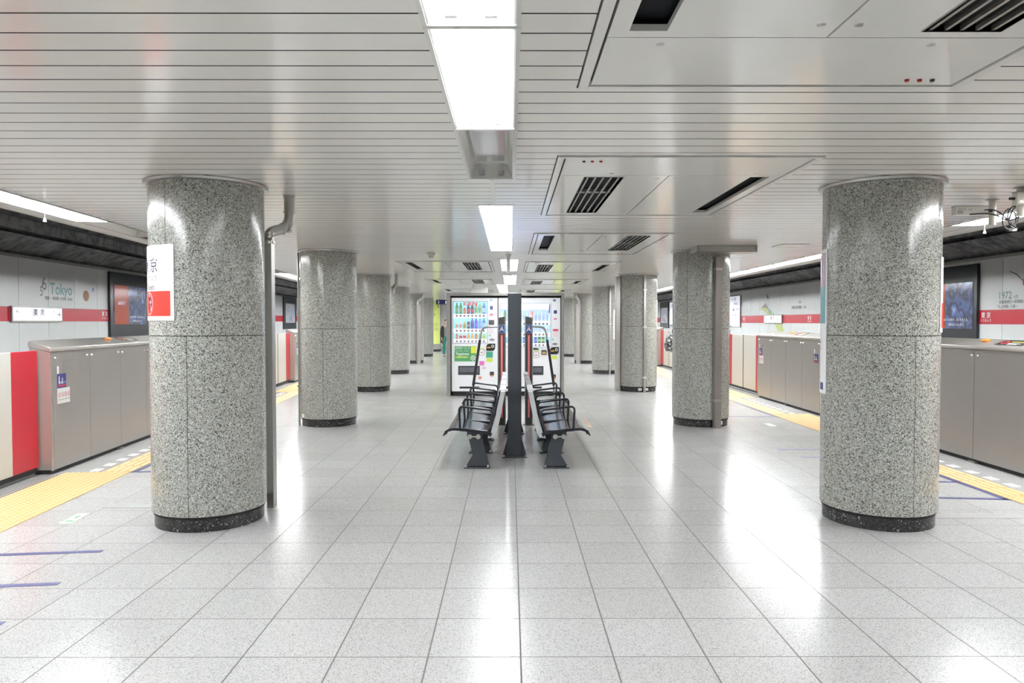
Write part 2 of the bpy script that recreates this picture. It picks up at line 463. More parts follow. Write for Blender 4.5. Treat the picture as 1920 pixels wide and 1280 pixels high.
# soffit strips along the platform edges
for side, fi, fo, edge in (('left', -.46, -.06, .155), ('right', -.27, .10, .385)):
    f = lambda u, v, w_: sp(side, u, w_, v)
    b = MB(); step = .6
    s = Y0
    while s < Y1:
        b.prism([(fo+.005, CEIL), (fo+.005, CEIL+.02), (edge-.035, CEIL+.02), (edge-.035, CEIL)], f, s+.004, s+step-.004)
        b.prism([(fi-.035, CEIL), (fi-.035, CEIL+.02), (fi-.005, CEIL+.02), (fi-.005, CEIL)], f, s+.004, s+step-.004)
        s += step
    b.build('ceiling_soffit', SOFF, kind='structure', smooth=False)
    MB().prism([(edge-.03, CEIL-.003), (edge-.03, CEIL+.14), (edge, CEIL+.14), (edge, CEIL-.003)], f, Y0, Y1).build('trim_5' if side == 'left' else 'trim_6', SOFF, kind='structure', smooth=False)
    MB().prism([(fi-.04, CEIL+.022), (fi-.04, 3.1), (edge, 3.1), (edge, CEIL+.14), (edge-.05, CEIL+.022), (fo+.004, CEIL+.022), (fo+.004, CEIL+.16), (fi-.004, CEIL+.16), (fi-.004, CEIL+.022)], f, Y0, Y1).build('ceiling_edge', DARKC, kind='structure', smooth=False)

# ------------------------------------------------------------------ ceiling lights
def make_unit(L, W, lit, label, extra=None):
    tz = .032 if W == FW else .022
    """recessed twin tube fitting; local y along its length, origin at the ceiling plane"""
    r = thing('ceiling_light', label, 'light')
    h = .11; t = .008; tr = .018
    m = TRAY if lit else PANELW
    b = MB()
    b.box(-W/2, -W/2+tr, -L/2+.002, L/2-.002, -.006, .012).box(W/2-tr, W/2, -L/2+.002, L/2-.002, -.006, .012)
    b.box(-W/2+tr, W/2-tr, -L/2+.002, -L/2+.017, -.006, .012).box(-W/2+tr, W/2-tr, L/2-.017, L/2-.002, -.006, .012)
    b.build('frame', PANELW, r, smooth=False)
    b = MB()
    b.hexa([(-W/2+tr, -L/2+.012, 0), (-W/2+tr+t, -L/2+.012, 0), (-W/2+tr+t, L/2-.012, 0), (-W/2+tr, L/2-.012, 0), (-W/2+tr+.04, -L/2+.012, h), (-W/2+tr+.04+t, -L/2+.012, h), (-W/2+tr+.04+t, L/2-.012, h), (-W/2+tr+.04, L/2-.012, h)])
    b.hexa([(W/2-tr-t, -L/2+.012, 0), (W/2-tr, -L/2+.012, 0), (W/2-tr, L/2-.012, 0), (W/2-tr-t, L/2-.012, 0), (W/2-tr-.04-t, -L/2+.012, h), (W/2-tr-.04, -L/2+.012, h), (W/2-tr-.04, L/2-.012, h), (W/2-tr-.04-t, L/2-.012, h)])
    b.box(-W/2+tr, W/2-tr, -L/2+.005, -L/2+.012, .002, h).box(-W/2+tr, W/2-tr, L/2-.012, L/2-.005, .002, h)
    b.box(-W/2+tr, W/2-tr, -L/2+.004, L/2-.004, h, h+.006)
    b.build('housing', m, r, smooth=False)
    if not lit:
        MB().box(-W/2+.085, W/2-.085, -L/2+.1, L/2-.22, h-.02, h-.012).build('reflector', TRAYD, r, smooth=False)
    for sx in (-1, 1):
        x = sx*W*.2
        for sy in ((-1, 1) if lit else (-1,)):
            yy = sy*(L/2-.05) if lit else -sy*(L/2-.05)
            b = MB().cyl((x, yy, h), (x, yy, tz), .016, .016, 12)
            b.box(x-.022, x+.022, yy-.012, yy+.012, tz-.02, tz+.02)
            b.build('lamp_holder', TRAY if lit else CHROME, r)
        if lit:
            b = MB().cyl((x, -L/2+.06, tz), (x, L/2-.06, tz), .0165, None, 10)
            b.build('lamp_tube', TUBE if W == FW else ETUBE, r)
    return r
proto = {}
def place_unit(L, W, lit, loc, rz, label, group=None):
    key = (L, W, lit)
    if key not in proto:
        proto[key] = make_unit(L, W, lit, label); o = proto[key]; o.location = loc; o.rotation_euler = (0, 0, rz)
    else: o = dup(proto[key], loc, rz, label)
    if group: o['group'] = group
    return o
ordw = ['nearest', 'second', 'third', 'fourth', 'fifth', 'sixth', 'seventh', 'eighth', 'ninth', 'tenth']
wh = ['in the row starting above the camera', 'in the lit run right above the benches', 'in the lit run in front of the vending machines', 'in the lit run above the vending machines', 'in the far lit run offset to the left', 'in the farthest lit run']
for i, (xc, ys, ul, fl) in enumerate(LIGHT_RUNS):
    vis = 0
    for j, lit in enumerate(fl):
        yc = ys + ul*(j+.5)
        if lit:
            if yc > 1.0: vis += 1
            lab = (ordw[max(0, vis-1)] + ' glowing recessed light fitting ' + wh[i]) if yc > 1.0 else 'glowing recessed light fitting in the middle ceiling row behind the camera'
            grp = 'recessed lights of the middle row' if yc > 1.0 else 'recessed lights behind the camera'
        else:
            lab = 'unlit recessed light fitting with empty sockets at the end of the near light row'; grp = 'recessed lights of the middle row'
        place_unit(ul, FW, lit, (xc, yc, CEIL), 0, lab, grp)
# metal cover strip joining the runs
tag(MB().box(-.166, -.130, 5.66, 6.87, CEIL-.006, CEIL-.001).build('cover_strip', PANELW, smooth=False), 'narrow pale cover strip on the ceiling joining the first two light runs', 'strip')
# platform edge light rows
for side, xm, W, runs in (('left', -.26, .36, [(.79, 5, 1), (8.04, 1, 0), (10.2, 3, 1), (16.62, 8, 1), (29.6, 8, 1)]), ('right', -.085, .34, [(1.10, 5, 1), (8.35, 2, 0), (11.25, 24, 1)])):
    n = 0
    for s0, cnt, lit in runs:
        for j in range(cnt):
            s = s0 + 1.45*(j+.5); p = sp(side, xm, s, CEIL)
            if lit:
                hidden = (s < 5.0)
                n += 0 if hidden else 1
                lab = ('glowing light fitting over the %s platform edge, behind the camera side' % side) if hidden else '%s glowing light fitting in the row over the %s platform edge' % (['nearest', 'second', 'third', 'fourth', 'fifth', 'sixth', 'seventh', 'eighth', 'ninth', 'tenth', 'eleventh', 'twelfth', 'thirteenth', 'fourteenth', 'fifteenth', 'sixteenth', 'seventeenth', 'eighteenth', 'nineteenth', 'twentieth', 'twenty first', 'twenty second', 'twenty third', 'twenty fourth', 'twenty fifth', 'twenty sixth', 'twenty seventh'][n-1], side)
            else:
                lab = 'unlit light fitting over the %s platform edge, %s' % (side, ['closer one', 'farther one'][j] if cnt > 1 else 'beside the near pillar')
            place_unit(1.45, W, lit, p, srot(side), lab, 'lights over the %s platform edge' % side)

# ------------------------------------------------------------------ air conditioner panels
for (x0, x1, y0, y1, flip, lab) in AC:
    r = thing('ceiling_air_conditioner', lab, 'air conditioner', ((x0+x1)/2, (y0+y1)/2, CEIL), 0, 'air conditioner panels in the ceiling')
    W = x1-x0; L = y1-y0; fr = .045
    fx = (lambda x: -x) if flip else (lambda x: x); fy = fx        # flipped units are turned end for end
    def bx(bm, xa, xb, ya, yb, za, zb):
        xa, xb = sorted((fx(xa), fx(xb))); ya, yb = sorted((fy(ya), fy(yb))); bm.box(xa, xb, ya, yb, za, zb)
    b = MB()
    for q in ((-W/2, -W/2+fr, -L/2, L/2), (W/2-fr, W/2, -L/2, L/2), (-W/2+fr, W/2-fr, -L/2, -L/2+fr), (-W/2+fr, W/2-fr, L/2-fr, L/2)):
        b.box(*q, -.012, .02)
    b.build('frame', PANELW, r, smooth=False, bevel=.002)
    b = MB().box(-W/2+.002, W/2-.002, -L/2+.002, L/2-.002, .05, .06); b.build('backing', BLACK, r, smooth=False)
    xi0, xi1, yi0, yi1 = -W/2+fr+.012, W/2-fr-.012, -L/2+fr+.012, L/2-fr-.012
    ys = -L/2 + .62                       # end panel width
    b = MB(); bx(b, xi0, xi1, yi0, ys-.007, -.006, .02); b.build('end_panel', PANELW, r, smooth=False)
    # grille door with opening
    gx0, gx1, gy0, gy1 = xi0+.19, xi0+.49, ys+.06, yi1-.16
    xm = xi0 + .83
    b = MB()
    for q in ((xi0, gx0, ys, yi1), (gx1, xm-.009, ys, yi1), (gx0, gx1, ys, gy0), (gx0, gx1, gy1, yi1)): bx(b, *q, -.006, .02)
    b.build('grille_door', PANELW, r, smooth=False)
    b = MB(); bx(b, gx0, gx1, gy0, gy1, .045, .05); b.build('grille_backing', BLACK, r, smooth=False)
    b = MB()
    for i in range(5):
        x = gx0 + (gx1-gx0)*(i+.5)/5
        bx(b, x-.007, x+.007, gy0, gy1, -.003, .012)
    gm = gy0 + (gy1-gy0)*.42
    bx(b, gx0, gx1, gm-.035, gm+.035, .012, .04)
    for q in ((gx0-.004, gx0, gy0, gy1), (gx1, gx1+.004, gy0, gy1), (gx0, gx1, gy0-.004, gy0), (gx0, gx1, gy1, gy1+.004)): bx(b, *q, -.009, .045)
    b.build('grille', STEELD, r, smooth=False)
    sx0, sx1 = xi1-.22, xi1-.075
    b = MB()
    for q in ((xm, sx0, ys, yi1), (sx1, xi1, ys, yi1), (sx0, sx1, ys, gy0), (sx0, sx1, gy1, yi1)): bx(b, *q, -.006, .02)
    b.build('outlet_door', PANELW, r, smooth=False)
    b = MB(); bx(b, sx0, sx1, gy0, gy1, .042, .048); b.build('air_slot', mat('slot_black', (.004, .0045, .006), .7, var=.1, spec=.15), r, smooth=False)
    for (x, y) in ((xi0+.38, ys-.07), (xi1-.22, ys-.07), (xm-.07, ys+.12), (xm+.07, ys+.12), (xm-.07, yi1-.3)):
        b = MB().cyl((fx(x), fy(y), -.006), (fx(x), fy(y), -.010), .017, .014, 12); b.build('screw', STEEL, r)
    for i in range(3):
        x = xi0 + .13 + i*.058; y = yi0 + .075
        b = MB().cyl((fx(x), fy(y), -.006), (fx(x), fy(y), -.016), .011, .009, 10)
        b.build('indicator_lamp', mat('lamp_red', (.35, .02, .01), .3, var=0) if i else mat('lamp_dark', (.05, .03, .02), .3, var=0), r)

# small ceiling items
r = thing('smoke_detector', 'round cream smoke detector on the ceiling left of the light row', 'smoke detector', (-1.287, 11.7, CEIL))
MB().lathe([(0, -.002), (.068, -.002), (.068, -.03), (.055, -.045), (0, -.045)]).build('base', CREAM, r)
MB().lathe([(0, -.045), (.04, -.045), (.036, -.07), (.03, -.082), (0, -.084)]).build('sensor_head', CREAM, r)
for i, (x, y, lab) in enumerate(((4.09, 10.55, 'square ceiling access hatch right of the box on the second right pillar'), (4.55, 5.7, 'square ceiling access hatch beyond the near right pillar'))):
    r = thing('access_hatch', lab, 'hatch', (x, y, CEIL))
    b = MB()
    for q in ((-.2, -.185, -.2, .2), (.185, .2, -.2, .2), (-.185, .185, -.2, -.185), (-.185, .185, .185, .2)): b.box(*q, -.006, -.0005)
    b.build('frame', STEEL, r, smooth=False); MB().box(-.183, .183, -.183, .183, -.004, -.0005).build('cover', SLAT, r, smooth=False)
r = thing('hanging_rod', 'short white rod hanging from the ceiling in front of the second lit run', 'rod', (-.035, 11.97, CEIL))
MB().lathe([(0, -.001), (.05, -.001), (.045, -.02), (.03, -.04), (0, -.04)]).build('ceiling_cup', CREAM, r)
MB().cyl((0, 0, -.03), (0, 0, -.30), .028, None, 14).build('rod', GWHITE, r)
for side, loc, lab in (('left', (-4.50, 7.0), 'pull cord with bell shaped knob hanging from the left platform edge soffit'), ('right', (5.19, 7.9), 'pull cord with bell shaped knob hanging below the cables on the right')):
    r = thing('pull_cord', lab, 'cord', (loc[0], loc[1], CEIL))
    MB().cyl((0, 0, 0), (0, 0, -.12), .0022, None, 6).build('string', CREAM, r)
    MB().lathe([(0, -.112), (.006, -.112), (.014, -.135), (.015, -.148), (0, -.15)], seg=12).build('knob', WHITEP, r)

# ------------------------------------------------------------------ granite pillars
PR = .44
P = {'L1': (-2.477, 5.92, -88.4), 'L2': (-2.885, 11.45, -87.8), 'L3': (-3.273, 17.0, -83.6), 'L4': (-3.602, 22.6, -90), 'L5': (-3.83, 28.2, -88), 'L6': (-4.04, 33.7, -90), 'L7': (-4.2, 39.3, -90),
     'R1': (3.036, 5.92, -82.4), 'R2': (3.023, 11.43, -40), 'R3': (3.011, 16.98, -81.5), 'R4': (3.003, 22.6, -83), 'R5': (2.93, 28.2, -80), 'R6': (2.85, 33.7, -90), 'R7': (2.8, 39.3, -90)}
PLAB = {'L1': 'nearest granite pillar on the left, with the station name plate', 'L2': 'second granite pillar from the camera in the left row', 'L3': 'third granite pillar in the left row, in shadow on its right side',  # no tone is painted for the shadow on the third left pillar
        'L4': 'fourth granite pillar in the left row', 'L5': 'fifth granite pillar in the left row, with a bent pipe', 'L6': 'sixth granite pillar in the left row', 'L7': 'farthest left granite pillar, wrapped with a yellow sign',
        'R1': 'nearest granite pillar on the right, with a poster on its left side', 'R2': 'second granite pillar in the right row, with a wide steel channel down its front', 'R3': 'third granite pillar in the right row, with a thin conduit down its front',
        'R4': 'fourth granite pillar in the right row, with a white notice on it', 'R5': 'fifth granite pillar in the right row, with a bent pipe', 'R6': 'sixth granite pillar in the right row', 'R7': 'farthest right granite pillar, wrapped with a yellow sign'}
def make_pillar():
    r = thing('granite_pillar', 'x', 'pillar', group='round granite pillars')
    MB().lathe([(0, 0), (PR-.022, 0), (PR-.02, .118), (PR-.012, .122), (0, .122)], seg=64).build('base', BASE, r)
    MB().cyl((0, 0, .1), (0, 0, CEIL-.02), PR-.012, None, 48).build('core', GAP, r)
    for nm, z0, z1, off in (('lower_cladding', .122, 1.512, 0), ('upper_cladding', 1.518, CEIL-.022, 92)):
        b = MB(); n_ = 2 if off else 3
        for k in range(n_):
            a0 = math.radians(360/n_*k+.3); a1 = math.radians(360/n_*(k+1)-.3)
            b.arc_slab(PR-.02, PR, a0, a1, z0, z1, seg=72)
        b.build(nm, GRAN, r)
    MB().lathe([(PR-.01, -.001), (PR+.03, -.001), (PR+.034, -.01), (PR+.028, -.026), (PR+.004, -.03), (PR-.01, -.03), (PR-.01, -.001)], c=(0, 0, CEIL), seg=64).build('collar', STEEL, r)
    return r
pp = make_pillar(); first = True
for k, (x, y, sa) in P.items():
    o = pp if first else copy_tree(pp); first = False
    o.location = (x, y, 0); o.rotation_euler = (0, 0, math.radians(sa)); o['label'] = PLAB[k]
    for ch in o.children:
        if ch.name.startswith('upper'): ch.rotation_euler = (0, 0, math.radians({'L1': -21.6, 'L3': 100}.get(k, -92.6)))
def pmap(k, deg, z, dr=0): x, y, _ = P[k]; return cylmap(PR+dr, math.radians(deg), z, (x, y))
def pbase(k, deg, R=PR): x, y, _ = P[k]; return (x+R*math.cos(math.radians(deg)), y+R*math.sin(math.radians(deg)))

# station name plates bent round pillars
def name_plate(k, deg, z0, z1, w_, label):
    h = z1-z0; cx, cy = pbase(k, deg)
    org = (cx, cy, z0); r = thing('station_sign', label, 'sign', org, 0, 'station name plates on pillars')
    f = pmap(k, deg, z0)
    MB().plate(-w_/2, w_/2, 0, h, f, .0008, .007, 14).build('plate', WHITEP, r, org=org)
    MB().plate(-w_/2+.03, w_/2-.03, .035, .035+h*.33, f, .0072, .0082, 14).build('red_band', SIGNRED, r, org=org)
    b = MB().text('東 京', .118, 0, h*.66, f, .0085, bold=.001)
    b.text('とうきょう', .052, 0, h*.535, f, .0085); b.text('Tokyo', .068, 0, h*.41, f, .0085)
    b.build('lettering', LETTER, r, org=org, fixn=False)
    b = MB().disc(0, .035+h*.165, .086, f, .0086, 28, rx=.062)
    b.mat(1).disc(0, .035+h*.165, .080, f, .0092, 28, rx=.056, r0=.066)
    b.mat(2).text('M', .055, 0, .035+h*.165+.018, f, .0095, bold=.001).text('17', .078, 0, .035+h*.165-.052, f, .0095, bold=.001)
    b.build('line_symbol', [WHITEP, SIGNRED, LETTER], r, org=org, fixn=False)
name_plate('L1', -137.3, 1.632, 2.213, .57, 'white and red station name plate on the near left pillar')
name_plate('R1', -16, 1.54, 2.13, .46, 'white and red station name plate on the right flank of the near right pillar')
name_plate('R3', 8, 1.50, 2.13, .50, 'white and red station name plate on the right flank of the third right pillar')
# poster on the near right pillar
cx, cy = pbase('R1', 150); org = (cx, cy, 1.03)
r = thing('poster', 'tall curved poster with teal middle on the left side of the near right pillar', 'poster', org)
f = pmap('R1', 150, 1.03)
MB().plate(-.25, .25, 0, 1.19, f, .0008, .006, 14).build('backing', WHITEP, r, org=org)
b = MB().plate(-.225, .225, .58, .88, f, .0062, .0072, 14).build('teal_field', mat('poster_teal', (.10, .33, .38), .3, var=.35, scale=16), r, org=org)
b = MB().plate(-.225, .225, .88, 1.16, f, .0062, .0072, 14).build('picture_field', mat('poster_picture', (.38, .26, .34), .3, var=.6, scale=18), r, org=org)
b = MB()
for i, (y, s_) in enumerate(((.50, .05), (.42, .03), (.36, .03), (.12, .025))): b.text('お知らせ' if i == 0 else '東京  Tokyo  とうきょう', s_, 0, y, f, .0075)
b.plate(.12, .2, .03, .09, f, .0062, .0075, 3)
b.build('lettering', LBLUE, r, org=org, fixn=False)

# steel channels, pipes and boxes on pillars
def pipe(name, label, pts, rad, m=STEEL, collars=True, cat='pipe'):
    o0 = Vector(pts[-1]); r = thing(name, label, cat, o0)
    P3 = rounded(pts, rad*2.4, 6)
    MB().tube(P3, rad, 16).build('pipe', m, r, org=o0)
    if collars:
        P2 = [Vector(p) for p in pts]
        for a, c in zip(P2, P2[1:]):
            d = (c-a).normalized()
            for q in (a+d*.01, c-d*rad*2.7 if c is not P2[-1] else c-d*.01):
                if (q-a).dot(d) > 0 and (c-q).dot(d) > 0:
                    MB().cyl(q-d*.008, q+d*.008, rad*1.12, None, 16).build('collar', m, r, org=o0)
    return r
pipe('drain_pipe', 'bent steel drain pipe from the ceiling beside the near left pillar', [(-1.955, 6.40, CEIL), (-1.955, 6.40, 2.46), (-2.10, 6.29, 2.40), (-2.10, 6.29, 2.30)], .047)
r = thing('steel_channel', 'tall brushed steel channel standing right of the near left pillar', 'channel', (-2.095, 6.29, 0))
MB().box(-.032, .03, -.045, .045, 0, 2.33).build('cover', STEEL, r, smooth=False, bevel=.003)
MB().box(-.038, .036, -.05, .05, 2.33, 2.35).build('top_cap', STEELD, r, smooth=False)
def strip(k, deg, w_, d_, z0, z1, m, label, clamps=(), name='steel_channel', cat='channel', brkt=.02):
    cx, cy = pbase(k, deg, PR+d_/2+.008)
    r = thing(name, label, cat, (cx, cy, 0), math.radians(deg+90))
    MB().box(-w_/2, w_/2, -d_/2, d_/2, z0, z1).build('cover', m, r, smooth=False, bevel=.002)
    for z in clamps:
        MB().box(-w_/2-brkt, w_/2+brkt, -d_/2-.012, d_/2+.003, z-.018, z+.018).build('clamp', CREAM if brkt > .015 else STEEL, r, smooth=False)
    return r
strip('L2', -155, .03, .03, 0, 2.70, STEELD, 'thin dark pipe down the left side of the second left pillar', (.62,), 'conduit', 'pipe', .012)
strip('R2', -74, .105, .07, 0, 2.60, TAUPE, 'wide steel channel down the front of the second right pillar', (.42, 2.42), brkt=.008)
strip('R3', -81.5, .05, .04, 0, 2.70, STEEL, 'thin steel conduit down the front of the third right pillar', (.34, 1.5, 2.35), 'conduit', 'pipe')
strip('R3', -172, .12, .10, 0, 2.68, STEEL, 'steel channel on the left side of the third right pillar')
strip('R4', -83, .045, .04, 0, 2.70, STEEL, 'thin steel conduit down the front of the fourth right pillar', (.34, 1.55), 'conduit', 'pipe')
strip('R5', -125, .16, .12, 0, 2.30, STEEL, 'steel channel on the front of the fifth right pillar')
strip('L5', -58, .15, .14, 0, 2.28, STEEL, 'steel channel on the right side of the fifth left pillar')
cx, cy = pbase('L5', -58, PR+.08); pipe('drain_pipe', 'bent steel pipe above the channel of the fifth left pillar', [(cx+.22, cy-.1, CEIL), (cx+.22, cy-.1, 2.55), (cx, cy, 2.42), (cx, cy, 2.27)], .05)
cx, cy = pbase('R5', -125, PR+.07); pipe('drain_pipe', 'bent steel pipe above the channel of the fifth right pillar', [(cx-.12, cy-.1, CEIL), (cx-.12, cy-.1, 2.58), (cx, cy, 2.44), (cx, cy, 2.29)], .05)
cx, cy = pbase('L3', 12, PR+.07); pipe('drain_pipe', 'small bent pipe at the top right of the third left pillar', [(cx+.09, cy-.1, CEIL), (cx+.09, cy-.1, 2.5), (cx-.0, cy, 2.42), (cx-.0, cy, 2.3)], .035)
r = thing('duct_box', 'flat steel box under the ceiling in front of the second right pillar', 'box', (3.1, 10.72, 2.64))
MB().box(-.38, .50, -.20, .17, 0, .095).build('casing', STEELD, r, smooth=False, bevel=.002)
MB().box(-.35, .47, -.204, -.2, .012, .084).build('front_cover', STEEL, r, smooth=False)
for x in (-.34, .46): MB().cyl((x, -.204, .05), (x, -.21, .05), .008, None, 8).build('screw', CHROME, r)
for k, deg, z, lab in (('R2', -58, .035, 'small white label on the black base of the second right pillar'), ('R3', -72, .035, 'small white label right of the conduit on the third right pillar base'), ('R3', -93, .035, 'small white label left of the conduit on the third right pillar base'), ('L2', -140, .135, 'small white label low on the second left pillar')):
    cx, cy = pbase(k, deg); org = (cx, cy, z); dr = -.02 if z < .1 else 0
    r = thing('label_plate', lab, 'label', org); f = pmap(k, deg, z, dr)
    MB().plate(-.04, .04, 0, .055, f, .0008, .005, 4).build('plate', WHITEP, r, org=org)
    MB().text('注意', .026, 0, .018, f, .0055).build('lettering', mat('lettering_grey', (.25, .25, .3), .5, var=0), r, org=org, fixn=False)
# notices on the fourth right pillar
for deg, z0, z1, w_, lab in ((-48, 1.08, 1.98, .30, 'white notice sheet on the fourth right pillar, lower one'), (-28, 2.0, 2.45, .2, 'white notice sheet on the fourth right pillar, upper one')):
    cx, cy = pbase('R4', deg); org = (cx, cy, z0); r = thing('notice', lab, 'notice', org); f = pmap('R4', deg, z0)
    MB().plate(-w_/2, w_/2, 0, z1-z0, f, .001, .01, 6).build('sheet', WHITEP, r, org=org)
    b = MB()
    for i in range(int((z1-z0)/.09)-1): b.plate(-w_*.35, w_*(.1+.25*((i*7) % 3)/2), .08+i*.09, .10+i*.09, f, .0105, .012, 4)
    b.build('printed_lines', mat('print_lavender', (.42, .42, .6), .5, var=0), r, org=org)
# yellow wrap signs
for k, deg, lab in (('L7', -72, 'tall yellow direction sign on the farthest left pillar'), ('R7', -118, 'tall yellow sign on the farthest right pillar')):
    cx, cy = pbase(k, deg); org = (cx, cy, .42); r = thing('direction_sign', lab, 'sign', org); f = pmap(k, deg, .42)
    MB().plate(-.30, .30, 0, 2.30, f, .001, .012, 14).build('panel', mat('sign_yellow', (.72, .80, .22), .4, var=.03), r, org=org)
    b = MB().text('↗', .34, .12, 1.92, f, .014, bold=.006) if k == 'L7' else MB().text('A1', .2, 0, 1.9, f, .014)
    b.text('M7', .2, -.12, 1.5, f, .014)
    for i, (a, y) in enumerate(((-.05, 1.05), (.1, .95), (.1, .82), (.1, .72))): b.text('とうきょう' if i % 2 else '出口 Exit', .09, 0, y, f, .014)
    b.build('lettering', LETTER, r, org=org, fixn=False)
# hanging direction sign in the distance
r = thing('direction_sign', 'dark blue hanging direction sign left of the vending machines', 'sign', (-3.0, 33.5, 2.42))
MB().box(-.45, .75, -.06, .06, 0, .22).build('box', mat('sign_navy', (.015, .02, .10), .3, var=0), r, smooth=False)
for x in (-.3, .6): MB().cyl((x, 0, .22), (x, 0, .316), .012, None, 8).build('hanger', STEEL, r)
f = planar((0, -.062, 0), (1, 0, 0), (0, 0, 1), (0, -1, 0))
b = MB().text('2', .17, -.33, .05, f, .002, bold=.003); b.mat(1).text('出口方面', .15, .27, .055, f, .002, bold=.002)
b.build('lettering', [LWHITE, mat('lettering_lit', (.9, .9, 1), .4, emit=1.5)], r, fixn=False)
# pale board hung beyond the vending machines
r = thing('hanging_board', 'pale board hanging from the ceiling behind the left vending machine', 'board', (-.95, 22.0, 2.50))
MB().box(-.25, .25, -.05, .05, 0, .15).build('board', WHITEP, r, smooth=False, bevel=.004)
for x in (-.18, .18): MB().cyl((x, 0, .15), (x, 0, .236), .01, None, 8).build('hanger', STEELD, r)

# ------------------------------------------------------------------ benches
BC = .05; BY0, BY1 = 7.86, 10.90
def make_bench():
    """faces -x; local x = -(distance from the centre line), local y from the near end"""
    r = thing('bench', 'black enamel bench with five armrest hoops, left one of the back to back pair', 'bench', (BC, BY0, 0), 0, 'back to back platform benches')
    L = BY1-BY0; n = 4; pitch = (L-.12)/n
    prof = [(-.245, .372), (-.30, .405), (-.42, .425), (-.56, .443), (-.68, .448), (-.725, .438), (-.752, .412), (-.762, .385)]
    th = .014
    for k in range(n):
        a = .06+pitch*k+.012; c = .06+pitch*(k+1)-.012
        b = MB(); low = [(x+.004, z-th) for x, z in prof[::-1]]
        b.prism(prof+low, lambda u, v, w_: (u, w_, v), a, c)
        b.build('seat', BLKGLOSS, r)
        bp = [(-.285, .40), (-.215, .60), (-.158, .845), (-.172, .85), (-.232, .60), (-.30, .405)]
        MB().prism(bp, lambda u, v, w_: (u, w_, v), a, c).build('backrest', BLKGLOSS, r)
    sp_ = [(-.30, .345), (-.23, .352), (-.20, .40), (-.155, .60), (-.105, .862), (-.155, .862), (-.21, .60), (-.27, .40)]
    MB().prism(sp_, lambda u, v, w_: (u, w_, v), .0, L).build('back_shell', SHELL, r, bevel=.006)
    for k in range(n):
        a = .06+pitch*k+.04; c = .06+pitch*(k+1)-.04
        MB().box(-.168, -.10, a, c, .858, .872).build('top_rail_cover', SHELL, r, smooth=False, bevel=.004)
    for y in (.20, L-.20):
        pass
    MB().box(-.53, -.485, .05, L-.05, .36, .40).box(-.41, -.365, .05, L-.05, .35, .39).build('support_beam', SLATE, r, smooth=False, bevel=.004)
    for k in range(n+1):
        y = .06+pitch*k if 0 < k < n else (.0 if k == 0 else L)
        pts = [(-.60, y, .435), (-.615, y, .70), (-.255, y, .655), (-.235, y, .60), (-.295, y, .42)]
        P = rounded(pts, .055, 5)
        MB().tube(P, .0125, 10).tube([(-.60, y, .437), (-.295, y, .42)], .0125, 10).build('armrest', BLKTUBE, r)
    # curved end of the seat shell
    for y in (0, L):
        e = [(-.27, .36), (-.30, .395), (-.56, .428), (-.68, .434), (-.735, .42), (-.775, .375), (-.79, .378), (-.765, .43), (-.72, .455), (-.68, .462), (-.56, .457), (-.29, .425), (-.25, .40)]
        MB().prism(e, lambda u, v, w_: (u, w_, v), y-.012, y+.012).build('end_trim', BLKTUBE, r)
    for y in (.11, 1.02, 1.97, 2.92):
        b = MB()
        b.prism([(-.537, .415), (-.515, .35), (-.51, .325), (-.47, .15), (-.55, .02), (-.285, .02), (-.325, .17), (-.365, .325), (-.36, .35), (-.345, .415)], lambda u, v, w_: (u, w_, v), y-.035, y+.045)
        b.box(-.565, -.275, y-.05, y+.06, 0, .014)
        lg = b.build('leg', SLATE, r, bevel=.005, smooth=False)
        for x in (-.54, -.30):
            MB().cyl((x, y-.03, .014), (x, y-.03, .03), .016, None, 6).cyl((x, y-.03, .03), (x, y-.03, .045), .008, None, 8).build('bolt', CHROME, lg)
        b = MB()
        for x in (-.50, -.405): b.cyl((x, y-.065, .355), (x, y+.075, .355), .026, None, 18)
        b.box(-.49, -.415, y-.055, y-.045, .348, .362)
        b.build('bolt_caps', mat('cast_aluminium', (.55, .54, .52), .35, .7), lg)
    return r
bl = make_bench()
br = dup(bl, (BC+.04, BY0, 0), None, 'black enamel bench with five armrest hoops, right one of the back to back pair')
# mirrored bench: give every copied part its own mirrored mesh
def mirror_tree(o):
    for ch in o.children:
        me = ch.data.copy(); ch.data = me
        bm = bmesh.new(); bm.from_mesh(me)
        for v in bm.verts: v.co.x = -v.co.x
        bmesh.ops.reverse_faces(bm, faces=bm.faces); bm.to_mesh(me); bm.free()
        me.set_sharp_from_angle(angle=math.radians(32))
        mirror_tree(ch)
mirror_tree(br)

# dark posts between the benches
def make_post():
    r = thing('post', 'dark slate square post in front, standing between the near bench ends', 'post', (BC, 8.63, 0), 0, 'slate posts between the benches')
    MB().box(-.081, .081, -.06, .06, .012, 1.965).build('shaft', SLATE, r, smooth=False, bevel=.008)
    MB().box(-.086, .086, -.066, .066, .012, .27).build('foot_sleeve', SLATE, r, smooth=False, bevel=.004)
    b = MB().box(-.15, .15, -.085, .085, 0, .014); b.build('base_plate', SLATE, r, smooth=False, bevel=.003)
    for s in (-1, 1):
        MB().prism([(s*.086, .014), (s*.142, .014), (s*.135, .05), (s*.092, .2), (s*.086, .2)], lambda u, v, w_: (u, w_, v), -.006, .006).build('gusset', SLATE, r, smooth=False)
        MB().cyl((s*.125, -.06, .014), (s*.125, -.06, .03), .012, None, 6).build('bolt', CHROME, r)
    MB().box(-.004, .004, -.115, -.066, .014, .13).build('front_gusset', SLATE, r, smooth=False)
    return r
po = make_post(); dup(po, (BC, 10.44, 0), None, 'dark slate square post standing behind the front post')
r = thing('divider_board', 'slate divider board held between the two slate posts', 'board', (BC, 9.53, .35))
MB().box(-.03, .03, -.83, .83, 0, 1.55).build('panel', SLATE, r, smooth=False)
